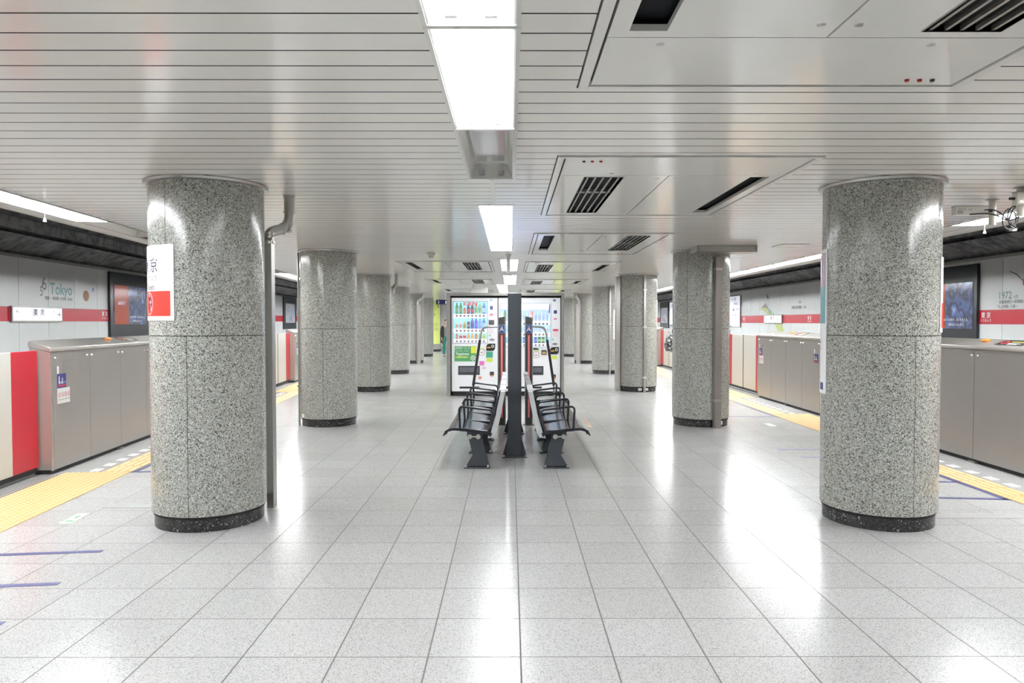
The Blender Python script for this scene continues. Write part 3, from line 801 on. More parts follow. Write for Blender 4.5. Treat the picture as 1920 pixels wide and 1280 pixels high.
MB().box(-.04, .04, -.83, .83, -.03, 0).box(-.04, .04, -.83, .83, 1.55, 1.58).build('edging', SLATE, r, smooth=False)

# end panels with red stripe and grab rails
for s, lab in ((-1, 'left'), (1, 'right')):
    X = -.135 if s < 0 else .288
    r = thing('end_panel', 'tall dark panel with red stripe and blue symbol at far end of %s bench' % lab, 'panel', (X, 11.32, 0), 0, 'end panels of the benches')
    lo = 1.70 if s < 0 else 1.70
    MB().prism([(-.048, .01), (.048, .01), (.048, 1.685 if s > 0 else 1.705), (-.048, 1.705 if s > 0 else 1.685)], lambda u, v, w_: (u, w_, v), -.06, .06).build('body', mat('charcoal_panel', (.05, .047, .047), .35, var=.05), r, smooth=False)
    for q in (-1, 1):
        MB().prism([(q*.048, .01), (q*.062, .01), (q*.062, 1.70 - .012*q*s), (q*.048, 1.70 - .010*q*s)], lambda u, v, w_: (u, w_, v), -.065, .065).build('edge_trim', STEEL, r, smooth=False)
    MB().box(-.018, .018, -.066, -.06, .12, 1.42).build('red_stripe', mat('stripe_red', (.62, .10, .10), .35, var=.0), r, smooth=False)
    MB().box(-.008, .008, -.068, -.066, .12, 1.40).build('stripe_highlight', mat('stripe_pink', (.80, .32, .30), .35, var=.0), r, smooth=False)
    MB().box(-.045, .045, -.068, -.06, 1.445, 1.575).build('symbol_frame', mat('symbol_pale', (.45, .55, .72), .4, var=0), r, smooth=False)
    MB().box(-.040, .040, -.070, -.068, 1.45, 1.57).build('symbol_plate', LBLUE, r, smooth=False)
    f = planar((0, -.0705, 1.51), (1, 0, 0), (0, 0, 1), (0, -1, 0))
    b = MB().polymap([(-.034, -.035), (-.022, -.012), (-.016, .015), (-.006, .028), (-.003, .0), (-.006, -.02), (-.018, -.028), (-.02, -.036)], f)
    b.polymap([(.034, -.035), (.022, -.012), (.016, .015), (.006, .028), (.003, .0), (.006, -.02), (.018, -.028), (.02, -.036)], f)
    b.disc(-.012, .036, .007, f).disc(.012, .036, .007, f)
    b.build('symbol', LWHITE, r, smooth=False)
    MB().box(-.09, .09, -.08, .08, 0, .01).build('base_plate', SLATE, r, smooth=False)
    rr = thing('grab_rail', 'steel grab rail with black grip at the far end of the %s bench' % lab, 'rail', (BC+s*.60, 11.32, 0), 0, 'grab rails of the benches')
    x0 = (X + s*.062) - (BC+s*.60)
    low = Vector((s*.035, 0, .62)); cut = Vector((s*(-.10), 0, 1.54)).lerp(low, .22)
    MB().tube(rounded([(x0, 0, 1.545), (s*(-.10), 0, 1.54), cut], .15, 8), .0165, 12).build('rail', STEEL, rr)
    MB().tube([cut, cut.lerp(low, .5), low], .021, 12).build('grip', mat('black_grip', (.015, .015, .018), .5, var=.05), rr)
    MB().tube([low, Vector((s*.05, 0, 0))], .0165, 12).build('lower_rail', STEEL, rr)
    MB().cyl((s*.05, 0, 0), (s*.05, 0, .012), .035, None, 16).build('foot', STEEL, rr)

# ------------------------------------------------------------------ vending machines
VY = 15.72
def V(px, py): return ((px-957)/85.9, 1.625-(py-603)/85.9)
r = thing('vending_enclosure', 'grey steel frame around the two vending machines', 'frame', (-.11, VY+.36, 0))
o = (-.11, VY+.36, 0)
MB().box(-1.389, -1.305, VY-.06, VY+.75, 0, 2.249).build('side_post', STEELD, r, org=o, smooth=False, bevel=.004)
MB().box(1.105, 1.167, VY-.06, VY+.75, 0, 2.249).build('side_post', STEELD, r, org=o, smooth=False, bevel=.004)
MB().box(-1.305, 1.105, VY-.06, VY+.75, 2.185, 2.249).build('top_beam', STEELD, r, org=o, smooth=False, bevel=.004)
MB().box(-1.305, 1.105, VY+.71, VY+.75, .0, 2.185).build('back_sheet', BLACK, r, org=o, smooth=False)
GLASS = mat('display_glass', (.95, .97, 1.0), .03, var=0); GLASS.node_tree.nodes['Principled BSDF'].inputs['Alpha'].default_value = .10
BTN = mat('button_grey', (.22, .2, .25), .4, var=0)
def back_mat(name, cols):
    k = N(name); spx = k.new('ShaderNodeSeparateXYZ'); k.link(k.tc.outputs['Generated'], spx.inputs[0])
    n = k.noise(5, 4); fz = k.math('ADD', spx.outputs[2], k.math('MULTIPLY', k.math('SUBTRACT', n.outputs['Fac'], .5), .25))
    c = k.ramp(fz, [(p, srgb(h)) for p, h in cols], 'LINEAR'); k.link(c, k.b.inputs['Base Color']); k.link(c, k.b.inputs['Emission Color'])
    k.b.inputs['Emission Strength'].default_value = .95; return k.m
def machine(label, x0, x1, win, rows, cols, backs, slot):
    """window (x0,x1,z0,z1); rows: (shelf z, button z)"""
    cx = (x0+x1)/2; o = (cx, VY+.35, 0)
    r = thing('vending_machine', label, 'vending machine', o)
    wx0, wx1, wz0, wz1 = win; D = .12
    b = MB()
    b.box(x0, x1, VY+D, VY+.68, .10, 2.144)
    b.box(x0, wx0, VY, VY+D, .10, 2.144).box(wx1, x1, VY, VY+D, .10, 2.144).box(wx0, wx1, VY, VY+D, .10, wz0).box(wx0, wx1, VY, VY+D, wz1, 2.144)
    b.build('body', VWHITE, r, org=o, smooth=False)
    MB().box(x0+.02, x1-.02, VY+.03, VY+.6, 0.0, .10).build('plinth', RUBBER, r, org=o, smooth=False)
    MB().box(x0+.01, x1-.01, VY-.012, VY, .105, .155).build('kick_strip', VWHITE, r, org=o, smooth=False)
    MB().box(x0+.17, x1-.4, VY-.01, VY, .165, .205).build('vent', RUBBER, r, org=o, smooth=False)
    for (za, zb), m in zip(backs[0], backs[1]):
        MB().box(wx0+.002, wx1-.002, VY+D-.012, VY+D-.002, za, zb).build('backlight', m, r, org=o, smooth=False)
    b = MB()
    for zs, zb in rows: b.box(wx0+.002, wx1-.002, VY+.02, VY+D-.012, zs-.085, zs)
    b.build('shelves', mat('shelf_white', (.82, .83, .85), .3, emit=.55), r, org=o, smooth=False)
    for zs, zb in rows:
        for c in cols:
            MB().cyl((c, VY+.012, zb), (c, VY+.022, zb), .022, .026, 12).build('button', BTN, r, org=o)
    for zs, zb in rows:
        pass
    MB().box(wx0, wx1, VY+.002, VY+.006, wz0, wz1).build('window_pane', GLASS, r, org=o, smooth=False)
    b = MB()
    t = .012
    for q in ((wx0-t, wx0, wz0-t, wz1+t), (wx1, wx1+t, wz0-t, wz1+t), (wx0, wx1, wz0-t, wz0), (wx0, wx1, wz1, wz1+t)): b.box(q[0], q[1], VY-.008, VY, q[2], q[3])
    b.build('window_frame', mat('frame_bluegrey', (.45, .5, .62), .3, var=0), r, org=o, smooth=False)
    sx0, sx1, sz0, sz1 = slot
    b = MB().box(sx0, sx1, VY-.012, VY, sz0, sz1)
    fl = b.build('delivery_flap', mat('flap_grey', (.06, .06, .07), .2, var=.1), r, org=o, smooth=False, bevel=.006)
    MB().box(sx0+.03, sx1-.03, VY-.018, VY-.012, sz0+.06, sz1-.03).build('flap_window', mat('flap_pane', (.13, .13, .15), .1, var=.2, scale=12), fl, org=o, smooth=False)
    return r, o
V1W = (-1.246, -.506, 1.165, 2.056); C1 = [-1.171+.0842*i for i in range(8)]; R1 = [(1.793, 1.752), (1.470, 1.425), (1.242, 1.195)]
bk1 = back_mat('backlight_sky', [(0, '7fc4f0'), (.5, '8fd0f5'), (1, '9fe0e0')])
bk2 = back_mat('backlight_mountain', [(0, 'dcebff'), (.35, 'bcd8ff'), (.6, '8fa8f5'), (.85, 'f4f8ff')])
vm1, o1 = machine('left white vending machine with three rows of drinks and a green advert', -1.284, -.280, V1W, R1, C1, (((1.797, 2.054), (1.474, 1.70), (1.244, 1.38)), (bk1, bk1, bk1)), (V(859, 0)[0], V(899.5, 0)[0], V(0, 703)[1], V(0, 686)[1]))
V2W = (-.222, .872, 1.08, 2.02); C2 = [.802-.0835*i for i in range(12)][::-1]; R2 = [(1.638, 1.575), (1.383, 1.342), (1.155, 1.11)]
vm2, o2 = machine('wide right vending machine with a pale blue mountain display', -.262, 1.088, V2W, R2, C2, (((1.64, 2.018), (1.385, 1.55), (1.157, 1.295)), (bk2, bk1, bk1)), (V(985, 0)[0], V(1019, 0)[0], V(0, 703)[1], V(0, 686.5)[1]))
fv = planar((0, VY, 0), (1, 0, 0), (0, 0, 1), (0, -1, 0))
def M(name, col, **k): return mat('print_'+name, srgb(col)[:3], .4, var=0, **k)
def vplate(par, o, name, a, c, m, d=.006, d0=0.0005):
    (xa, za), (xb, zb) = V(*a), V(*c)
    return MB().plate(min(xa, xb), max(xa, xb), min(za, zb), max(za, zb), fv, d0, d).build(name, m, par, org=o, smooth=False)
def vtext(par, o, s, px, py, size, m, d=.008, align='CENTER', bold=0, name='lettering', sx=1):
    x, z = V(px, py); return MB().text(s, size, x, z, fv, d, align, sx=sx, bold=bold).build(name, m, par, org=o, smooth=False, fixn=False)
# left machine details
x, z = V(882, 572.5)
MB().text('KIRIN', .115, x, z-.01, planar((0, VY+.0, 0), (1, 0, 0), (0, 0, 1), (0, -1, 0)), .004, sx=1.05, bold=.002).build('brand_lettering', LRED, vm1, org=o1, fixn=False)
ad = vplate(vm1, o1, 'advert_panel', (852.2, 649), (893, 677.5), M('advert_green', '4f9a62'))
vplate(vm1, o1, 'advert_patch', (883, 649.5), (893, 662.5), M('advert_yellow', 'dbe64a'), .008)
vplate(vm1, o1, 'advert_stripe', (854, 667.5), (878, 671.5), M('advert_lime', '9fc63a'), .008)
vtext(vm1, o1, 'LINE×ココ', 867, 654.5, .075, LWHITE, .010); vtext(vm1, o1, 'Tappiness', 867, 665.5, .072, LWHITE, .010, bold=.002)
vtext(vm1, o1, 'でもらえる、たまる。', 867, 659, .034, LWHITE, .010); vtext(vm1, o1, '自販機で飲料', 866, 670.8, .034, LWHITE, .010)
xa, za = V(887, 671)
b = MB()
for i in range(7):
    a = 2*PI*i/7+.2; b.polymap([(xa, za), (xa+.055*math.cos(a-.3), za+.055*math.sin(a-.3)), (xa+.075*math.cos(a), za+.075*math.sin(a)), (xa+.055*math.cos(a+.3), za+.055*math.sin(a+.3))], fv, .0085+.0002*i)
b.build('advert_flower', M('flower_pale', 'd8dccf'), vm1, org=o1, smooth=False)
for vm, o, dx, pts in ((vm1, o1, 0, 1), (vm2, o2, 0, 2)):
    lx = 0
    if pts == 1:
        items = [('sticker_blue', (919, 575-1), (924, 580.5), 'dark', '4a5a8c'), ('sticker_small', (918.8, 561), (923.2, 565), '', 'b8c8e8'), ('sticker_pink', (918.5, 588), (924.5, 592), '', 'e89ac0'),
                 ('bill_slot', (916.5, 600), (926.5, 609), '', '5a5654'), ('notice_sheet', (917, 612), (925, 625), '', 'ece4e8'), ('sticker_teal', (911.5, 659.5), (924, 670.5), '', '4da088'),
                 ('sticker_yellow', (912, 672), (923.5, 678.5), '', 'dbe85a'), ('sticker_magenta', (899, 677), (908, 685), '', 'e07ac0'), ('coin_return', (918.5, 697), (926, 704), '', '3a3838'), ('coin_return_lip', (920, 703), (925, 705.5), '', 'd88850')]
    else:
        items = [('sticker_blue', (1038.2, 581.8), (1044.2, 588), '', '3c4478'), ('sticker_small', (1037, 561.3), (1042, 565.3), '', '6878b8'), ('sticker_pink', (1038, 596.5), (1044, 599.5), '', 'e08ab8'), ('sticker_red_head', (1036.8, 617), (1046.3, 620.8), '', 'd8506a'),
                 ('notice_sheet', (1036.8, 621), (1046.3, 631), '', 'f0e0e4'), ('sticker_yellow', (1035, 667), (1044, 673.5), '', 'dbe85a'), ('bill_slot', (1015, 656.5), (1025, 665.5), '', '4a4644'), ('bill_slot_lip', (1016.5, 659.5), (1023.5, 664), '', 'c0a070'),
                 ('coin_return', (1038, 702), (1042.2, 708.5), '', '4a4a4c'), ('coin_return_lip', (1038.2, 707.5), (1042, 711), '', 'e09050'), ('display_strip', (1000, 652.5), (1010, 656), '', '20242c'), ('display_glow', (1007, 652.6), (1010, 654), '', '48c8a0')]
    for nm, a, c, _, colr in items:
        vplate(vm, o, nm, a, c, M(nm + str(pts), colr), .012 if 'lip' in nm or 'glow' in nm else .007)
    # leaf shaped card reader
    cxp = 920 if pts == 1 else 1039.5; cyp = 651 if pts == 1 else 657.5
    X, Z = V(cxp, cyp); w2, h2 = .098, .078
    P = [(X-w2, Z-h2), (X+w2*.4, Z-h2)] + [(X+w2*.4+w2*.6*math.sin(t), Z-h2*math.cos(t)*1.0) for t in (0.4, .8, 1.2, 1.57)] + [(X+w2, Z+h2), (X-w2*.3, Z+h2)] + [(X-w2*.3-w2*.7*math.sin(t), Z+h2*math.cos(t)) for t in (.4, .8, 1.2)]
    rd = MB().prism(P, lambda u, v, w_: (u, w_, v), VY-.012, VY).build('card_reader', M('reader_black', '1c1c22'), vm, org=o, smooth=False)
    MB().plate(X-.075, X+.0, Z-.02, Z+.008, fv, .0125, .015).build('coin_slot', M('coin_gold', 'e0a848'), rd, org=o, smooth=False)
    MB().disc(X+.045, Z+.02, .032, fv, .0135, r0=.018).build('reader_ring', LWHITE, rd, org=o, smooth=False)
    # round cornered touch pad
    tx, ty = (903, 661) if pts == 1 else (1005.3, 665.5)
    X, Z = V(tx, ty)
    P = [(X-.062, Z+.07), (X-.062, Z-.02)] + [(X-.062*math.cos(t), Z-.02-.05*math.sin(t)) for t in (.5, 1.0, 1.57, 2.1, 2.6)] + [(X+.062, Z-.02), (X+.062, Z+.07)]
    MB().prism(P, lambda u, v, w_: (u, w_, v), VY-.004, VY).build('touch_pad_rim', M('pad_rim', '6a6a70'), vm, org=o, smooth=False)
    P2 = [(X+(x-X)*.86, Z+(z-Z)*.9) for x, z in P]
    MB().prism(P2, lambda u, v, w_: (u, w_, v), VY-.008, VY-.004).build('touch_pad', VWHITE, vm, org=o, smooth=False)
    MB().plate(X-.02, X+.02, Z-.015, Z+.015, fv, .0085, .0095).build('pad_mark', M('pad_red', 'e08a90'), vm, org=o, smooth=False)
    MB().plate(X-.06, X+.06, Z+.075, Z+.105, fv, .0005, .006).build('pad_label', M('pad_lime', 'd8e8a0'), vm, org=o, smooth=False)
    px_, py_ = (922.5, 637) if pts == 1 else (1040.5, 645)
    X, Z = V(px_, py_); MB().disc(X, Z, .026, fv, .004, rx=.058).build('oval_badge', M('badge_grey', '8a8a8e'), vm, org=o, smooth=False)
    X, Z = V(px_-4, py_-8.5); MB().polymap([(X-.035, Z-.02), (X+.035, Z-.02), (X+.0, Z+.025)], fv, .003).build('recycle_mark', M('recycle_teal', '9acdb8'), vm, org=o, smooth=False)
X, Z = V(897.5, 690.5); MB().disc(V(907.5, 690)[0], V(0, 690)[1], .02, fv, .004, rx=.036, r0=.014).build('round_mark', M('mark_red', 'd0506a'), vm1, org=o1, smooth=False)
vplate(vm1, o1, 'sticker_collage', (897, 706), (903, 711), M('collage_salmon', 'd89078'), .004)
X, Z = V(1030, 575); MB().prism([(X-.012, Z-.14), (X+.008, Z-.14), (X+.014, Z+.05), (X-.004, Z+.06)], lambda u, v, w_: (u, w_, v), VY-.012, VY-.001).build('hook', M('hook_black', '23273a'), vm2, org=o2, smooth=False)

# drinks on display
def bottle(h, rad, liquid, cap, band, kind):
    r = thing('drink_' + kind, 'x', kind)
    if kind == 'can':
        MB().lathe([(0, 0), (rad*.8, 0), (rad, .01), (rad, h*.93), (rad*.82, h), (0, h)], seg=14).build('can_body', liquid, r)
        MB().lathe([(rad*1.01, h*.25), (rad*1.015, h*.25), (rad*1.015, h*.65), (rad*1.01, h*.65)], seg=14).build('label_band', band, r)
    else:
        MB().lathe([(0, 0), (rad*.9, 0), (rad, .008), (rad, h*.62), (rad*.92, h*.72), (rad*.42, h*.88), (rad*.40, h*.91), (0, h*.91)], seg=14).build('bottle_body', liquid, r)
        MB().lathe([(0, h*.905), (rad*.45, h*.905), (rad*.45, h), (0, h)], seg=12).build('cap', cap, r)
        MB().lathe([(rad*1.01, h*.15), (rad*1.02, h*.15), (rad*1.02, h*.55), (rad*1.01, h*.55)], seg=14).build('label_band', band, r)
    return r
kinds = {  # colour name: (kind, height, radius, liquid, cap, band)
    'green': ('bottle', .235, .033, '4fa05a', '2c4a38', '9ab070'), 'orange small': ('bottle', .15, .028, 'e0704a', 'f0e8e0', 'e88860'), 'red and white': ('bottle', .20, .035, '3a4068', '303a60', 'd84a3a'),
    'pale green': ('bottle', .235, .034, 'bcd8a0', 'd8e8c0', '8abf78'), 'blue and white': ('bottle', .235, .033, '5a86d8', '4060a8', 'c8dcf8'), 'white milky': ('bottle', .165, .031, 'f0f0f2', 'f8f8f8', 'e0a890'),
    'yellow': ('bottle', .165, .031, 'd8c860', 'f0f0e8', 'b8a040'), 'black coffee': ('can', .155, .032, '2c2c38', '2c2c38', 'a09890'), 'purple': ('bottle', .235, .036, '7058c8', '5a48b0', '5030a0'),
    'violet': ('bottle', .235, .034, '5a58e0', '4848c0', '8078f0'), 'light blue': ('bottle', .22, .034, '8fb0e8', '7090d0', 'a0c0f0'), 'apple red': ('bottle', .15, .035, 'f0e4e4', 'f0f0f0', 'd04858'),
    'amber': ('bottle', .15, .031, 'e8c890', 'a8d0f0', 'e8b850'), 'lemon': ('bottle', .15, .032, 'dce060', 'f0f0e0', 'c8d040'), 'clear water': ('bottle', .22, .032, 'cfe4fa', 'e0ecfa', 'b8d4f4'),
    'salmon': ('can', .215, .036, 'f0a898', 'f0f0f0', 'f8d0c0'), 'green and black': ('can', .17, .035, '2c5a4c', '20403a', 'b8e07a'), 'navy': ('can', .13, .03, '4a48b8', '4040a0', '8888e8'), 'white': ('can', .14, .03, 'f0f2fa', 'f0f0f0', 'd8dcf0')}
bprot = {}
def drink(kname, loc, label, group):
    if kname not in bprot:
        kd, h, rad, lq, cp, bd = kinds[kname]
        mk = lambda c: mat('drink_'+c, srgb(c)[:3], .2, var=0)
        o = bottle(h, rad, mk(lq), mk(cp), mk(bd), kd); bprot[kname] = o; o.location = loc; o['label'] = label
    else: o = dup(bprot[kname], loc, None, label)
    o['group'] = group
rows1 = [['green', 'green', 'orange small', 'red and white', 'red and white', 'pale green', 'pale green', 'blue and white'],
         ['white milky', 'white milky', 'yellow', 'black coffee', 'purple', 'violet', 'light blue', 'blue and white'],
         ['orange small', 'apple red', 'apple red', 'amber', 'amber', 'orange small', 'lemon', 'lemon']]
rows2 = [['green', 'clear water', 'white milky', 'clear water', 'clear water', 'clear water', 'clear water', 'salmon', 'clear water', 'clear water', 'clear water', 'clear water'],
         ['white', 'white', 'navy', 'white', 'white', 'white', 'white', 'white', 'white', 'white', 'white', 'white'],
         ['navy', 'lemon', 'white', 'lemon', 'white', 'navy', 'lemon', 'white', 'navy', 'green and black', 'green and black', 'white']]
rn = ['top', 'middle', 'bottom']
for mname, rows, cols, lv in (('left', rows1, C1, R1), ('right', rows2, C2, R2)):
    for i, row in enumerate(rows):
        for j, kn in enumerate(row):
            if mname == 'right' and (lv[i][0]+kinds[kn][1] > 2.0): pass
            h = kinds[kn][1]
            lim = {('left', 2): .125, ('right', 1): .16, ('right', 2): .15}.get((mname, i), .24)
            drink(kn, (cols[j], VY+.062, lv[i][0]+.0005), '%s %s, %s from left, %s row of %s vending machine' % (kn, kinds[kn][0], (ordw+['eleventh', 'twelfth'])[j] if j else 'first', rn[i], mname), 'drinks in the %s vending machine' % mname)
            if h > lim:
                o = COL.objects[-1] if False else (bprot[kn] if False else None)
# shrink the drinks that stand under a low shelf
for o in list(COL.objects):
    if o.name.startswith('drink_') and o.parent is None:
        z = o.location.z; kn = o['label'].split(' bottle')[0].split(' can')[0]; h = kinds[kn][1]
        top = {1.7935: .24, 1.4705: .225, 1.2425: .135, 1.6385: .24, 1.3835: .16, 1.1555: .135}[round(z, 4)]
        if h > top: o.scale = (1, 1, top/h)

# ------------------------------------------------------------------ platform gates
fmaps = planar((0, 0, 0), (0, -1, 0), (0, 0, 1), (-1, 0, 0))      # local: right, up, towards the platform
def cabinet(side, s0, s1, label, stickers=(), warn=True, npan=4, hatch=True):
    sm = (s0+s1)/2; g_ = ssign(side); L = s1-s0
    r = thing('platform_gate', label, 'platform gate', sp(side, 0, sm), srot(side), 'gate cabinets along the platform edges')
    Y = lambda s: g_*(s-sm)
    F = lambda u, v, w_: (u, w_, v)
    h = L/2
    b = MB().prism([(.006, .05), (.21, .05), (.21, 1.36), (.006, 1.30)], F, -h, h); b.build('body', GATED, r, smooth=False)
    MB().box(.03, .19, -h+.03, h-.03, .0, .05).build('plinth', RUBBER, r, smooth=False)
    MB().prism([(-.012, 1.315), (-.006, 1.345), (.03, 1.36), (.21, 1.425), (.222, 1.40), (.222, 1.36), (.01, 1.305), (-.01, 1.305)], F, -h-.004, h+.004).build('lid', GATED, r, bevel=.004)
    for e in (-1, 1):
        MB().box(-.003, .006, *sorted((e*(h-.033), e*h)), .04, 1.30).build('end_post', GATED, r, smooth=False)
    a0, a1 = -h+.035, h-.035; pw = (a1-a0)/npan
    for k in range(npan):
        p, q = a0+k*pw+.003, a0+(k+1)*pw-.003
        d = MB().box(-.006, .006, p, q, .045, 1.285).build('access_door', GATE, r, smooth=False, bevel=.002)
        for y in (p+.05, q-.05):
            MB().cyl((-.006, y, 1.235), (-.016, y, 1.235), .017, .014, 14).cyl((-.016, y, 1.235), (-.019, y, 1.235), .008, None, 8).build('latch', CHROME, d)
        if hatch and ((k == (npan-1)) if g_ < 0 else (k == npan-1)):
            hy = (p+q)/2
            b = MB()
            b.box(-.0075, -.006, hy-.17, hy+.17, 1.03, 1.035).box(-.0075, -.006, hy-.17, hy+.17, 1.195, 1.20).box(-.0075, -.006, hy-.17, hy-.166, 1.035, 1.195).box(-.0075, -.006, hy+.166, hy+.17, 1.035, 1.195)
            b.build('hatch_seam', STEELD, d, smooth=False)
            MB().cyl((-.006, hy+.1, 1.12), (-.014, hy+.1, 1.12), .014, None, 12).build('hatch_lock', CHROME, d)
    for (s, z, txt, warnrow) in stickers:
        y = Y(s)
        k = MB().box(-.010, -.0065, y-.085, y+.085, z-.075, z+.075).build('number_sticker', mat('sticker_navy', (.035, .035, .20), .4, var=0), r, smooth=False)
        f = planar((-.0105, y, z), (0, -1, 0), (0, 0, 1), (-1, 0, 0))
        b = MB().text(txt[0], .115, -.055, -.03, f, 0, bold=.003).text(txt[2], .085, .01, -.03, f, 0, bold=.003).text('号車', .028, -.022, -.03, f, 0).text('ドア', .028, .055, -.03, f, 0)
        b.mat(1).plate(-.07, .07, -.06, -.045, f, 0, .001)
        b.build('sticker_print', [LWHITE, LRED], k, smooth=False, fixn=False)
        MB().box(-.010, -.0065, y+.055, y+.085, z+.08, z+.16).build('white_tab', WHITEP, r, smooth=False)
        if warnrow:
            yy = y - .03
            k = MB().box(-.010, -.0065, yy-.13, yy+.115, z-.245, z-.08).build('warning_sticker', WHITEP, r, smooth=False)
            f = planar((-.0105, yy, z-.15), (0, -1, 0), (0, 0, 1), (-1, 0, 0)); b = MB()
            for i in range(4):
                cx_ = -.082+.062*i
                b.mat(0).disc(cx_, 0, .028, f, .0002, 18, r0=.023); b.polymap([(cx_-.018, .013), (cx_-.013, .018), (cx_+.018, -.013), (cx_+.013, -.018)], f, .0004)
                b.mat(1).disc(cx_, .006, .006, f, .0003, 8).polymap([(cx_-.006, -.016), (cx_+.006, -.016), (cx_+.004, 0), (cx_-.004, 0)], f, .0003)
                b.plate(cx_-.024, cx_+.024, -.055, -.048, f, 0, .0004)
            b.build('sticker_print', [mat('sticker_pink_red', (.75, .22, .24), .4, var=0), mat('sticker_grey', (.3, .3, .33), .4, var=0)], k, smooth=False, fixn=False)
    # lamp and warning label on the lid
    f = lambda u, v, d=0: Vector((.035+v*.94 - d*.33, -u, 1.3625+v*.342+d*.94))
    MB().plate(-.07, .04, .08, .13, f, 0, .022).build('lamp', ORANGE, r, smooth=False, bevel=.008)
    if warn:
        k = MB().plate(.25, .68, .02, .16, f, 0, .003).build('warning_label', mat('label_black', (.02, .02, .02), .4, var=0), r, smooth=False)
        b = MB().mat(0).disc(.33, .09, .045, f, .004, 18, rx=.05, r0=.03).mat(1).plate(.42, .62, .100, .114, f, .003, .004).mat(2).plate(.42, .60, .058, .068, f, .003, .004).plate(.42, .58, .032, .042, f, .003, .004)
        b.build('label_print', [LRED, mat('label_yellow', (.7, .62, .1), .4, var=0), LWHITE], k, smooth=False, fixn=False)
    MB().box(-.02, .02, -.06, .06, .004, .02).build('floor_bracket', STEELD, r, smooth=False)
    return r
def leaves(side, s0, s1, where):
    """two sliding leaves closing one opening"""
    m = (s0+s1)/2; g_ = ssign(side)
    for (a, c, red, nm) in ((s0+.014, m-.010, 'lo', 'closer'), (m+.010, s1-.014, 'hi', 'farther')):
        sm = (a+c)/2; h = (c-a)/2
        r = thing('gate_door', '%s ivory and red gate leaf %s' % (nm, where), 'gate door', sp(side, .115, sm, .09), srot(side), 'sliding gate leaves')
        rs = (-1 if red == 'lo' else 1)*g_          # local direction of the red end
        lo, hi = (-h, -h+.45) if rs < 0 else (h-.45, h)
        wl, wh_ = (-h+.45, h) if rs < 0 else (-h, h-.45)
        MB().box(0, .03, wl, wh_, 0, 1.23).build('leaf', GWHITE, r, smooth=False, bevel=.004)
        MB().box(-.0005, .0305, lo, hi, 0, 1.23).build('red_panel', GRED, r, smooth=False, bevel=.004)
        MB().box(-.004, .034, h*(-rs)-.006 if rs > 0 else h-.006, h*(-rs)+.006 if rs > 0 else h+.006, .0, 1.23).build('edge_seal', RUBBER, r, smooth=False)
        MB().box(.005, .025, -h+.02, h-.02, -.05, 0).build('bottom_guide', RUBBER, r, smooth=False)
cabinet('left', 7.63, 10.8, 'near left platform gate cabinet beside the red door, with blue number sticker', [(7.83, .985, '1-1', True)])
cabinet('left', 13.45, 16.6, 'left platform gate cabinet hidden behind the second left pillar')
cabinet('left', 19.25, 22.4, 'left platform gate cabinet seen between the first and second left pillars', [(19.6, .985, '1-3', True)])
cabinet('left', 25.05, 28.2, 'left platform gate cabinet far down the platform, behind the third left pillar')
leaves('left', 4.95, 7.615, 'at the left edge of the picture'); leaves('left', 10.8, 13.45, 'behind the near left pillar'); leaves('left', 16.6, 19.25, 'between the first and second left pillars'); leaves('left', 22.4, 25.05, 'behind the second left pillar')
cabinet('right', 6.22, 10.28, 'near right platform gate cabinet at the right edge of the picture')
cabinet('right', 12.33, 15.5, 'right platform gate cabinet between the first and second right pillars, with two blue stickers', [(12.52, .985, '1-2', False), (15.3, .985, '1-2', True)])
cabinet('right', 18.15, 20.78, 'right platform gate cabinet hidden behind the second right pillar'); cabinet('right', 20.8, 23.4, 'right platform gate cabinet behind the second right pillar, farther one')
cabinet('right', 26.06, 29.2, 'right platform gate cabinet seen between the second and third right pillars')
leaves('right', 10.30, 12.31, 'behind the near right pillar'); leaves('right', 15.5, 18.15, 'right of the second right pillar'); leaves('right', 23.4, 26.06, 'behind the camouflage backpack'); leaves('right', 3.6, 6.20, 'outside the right edge of the picture')

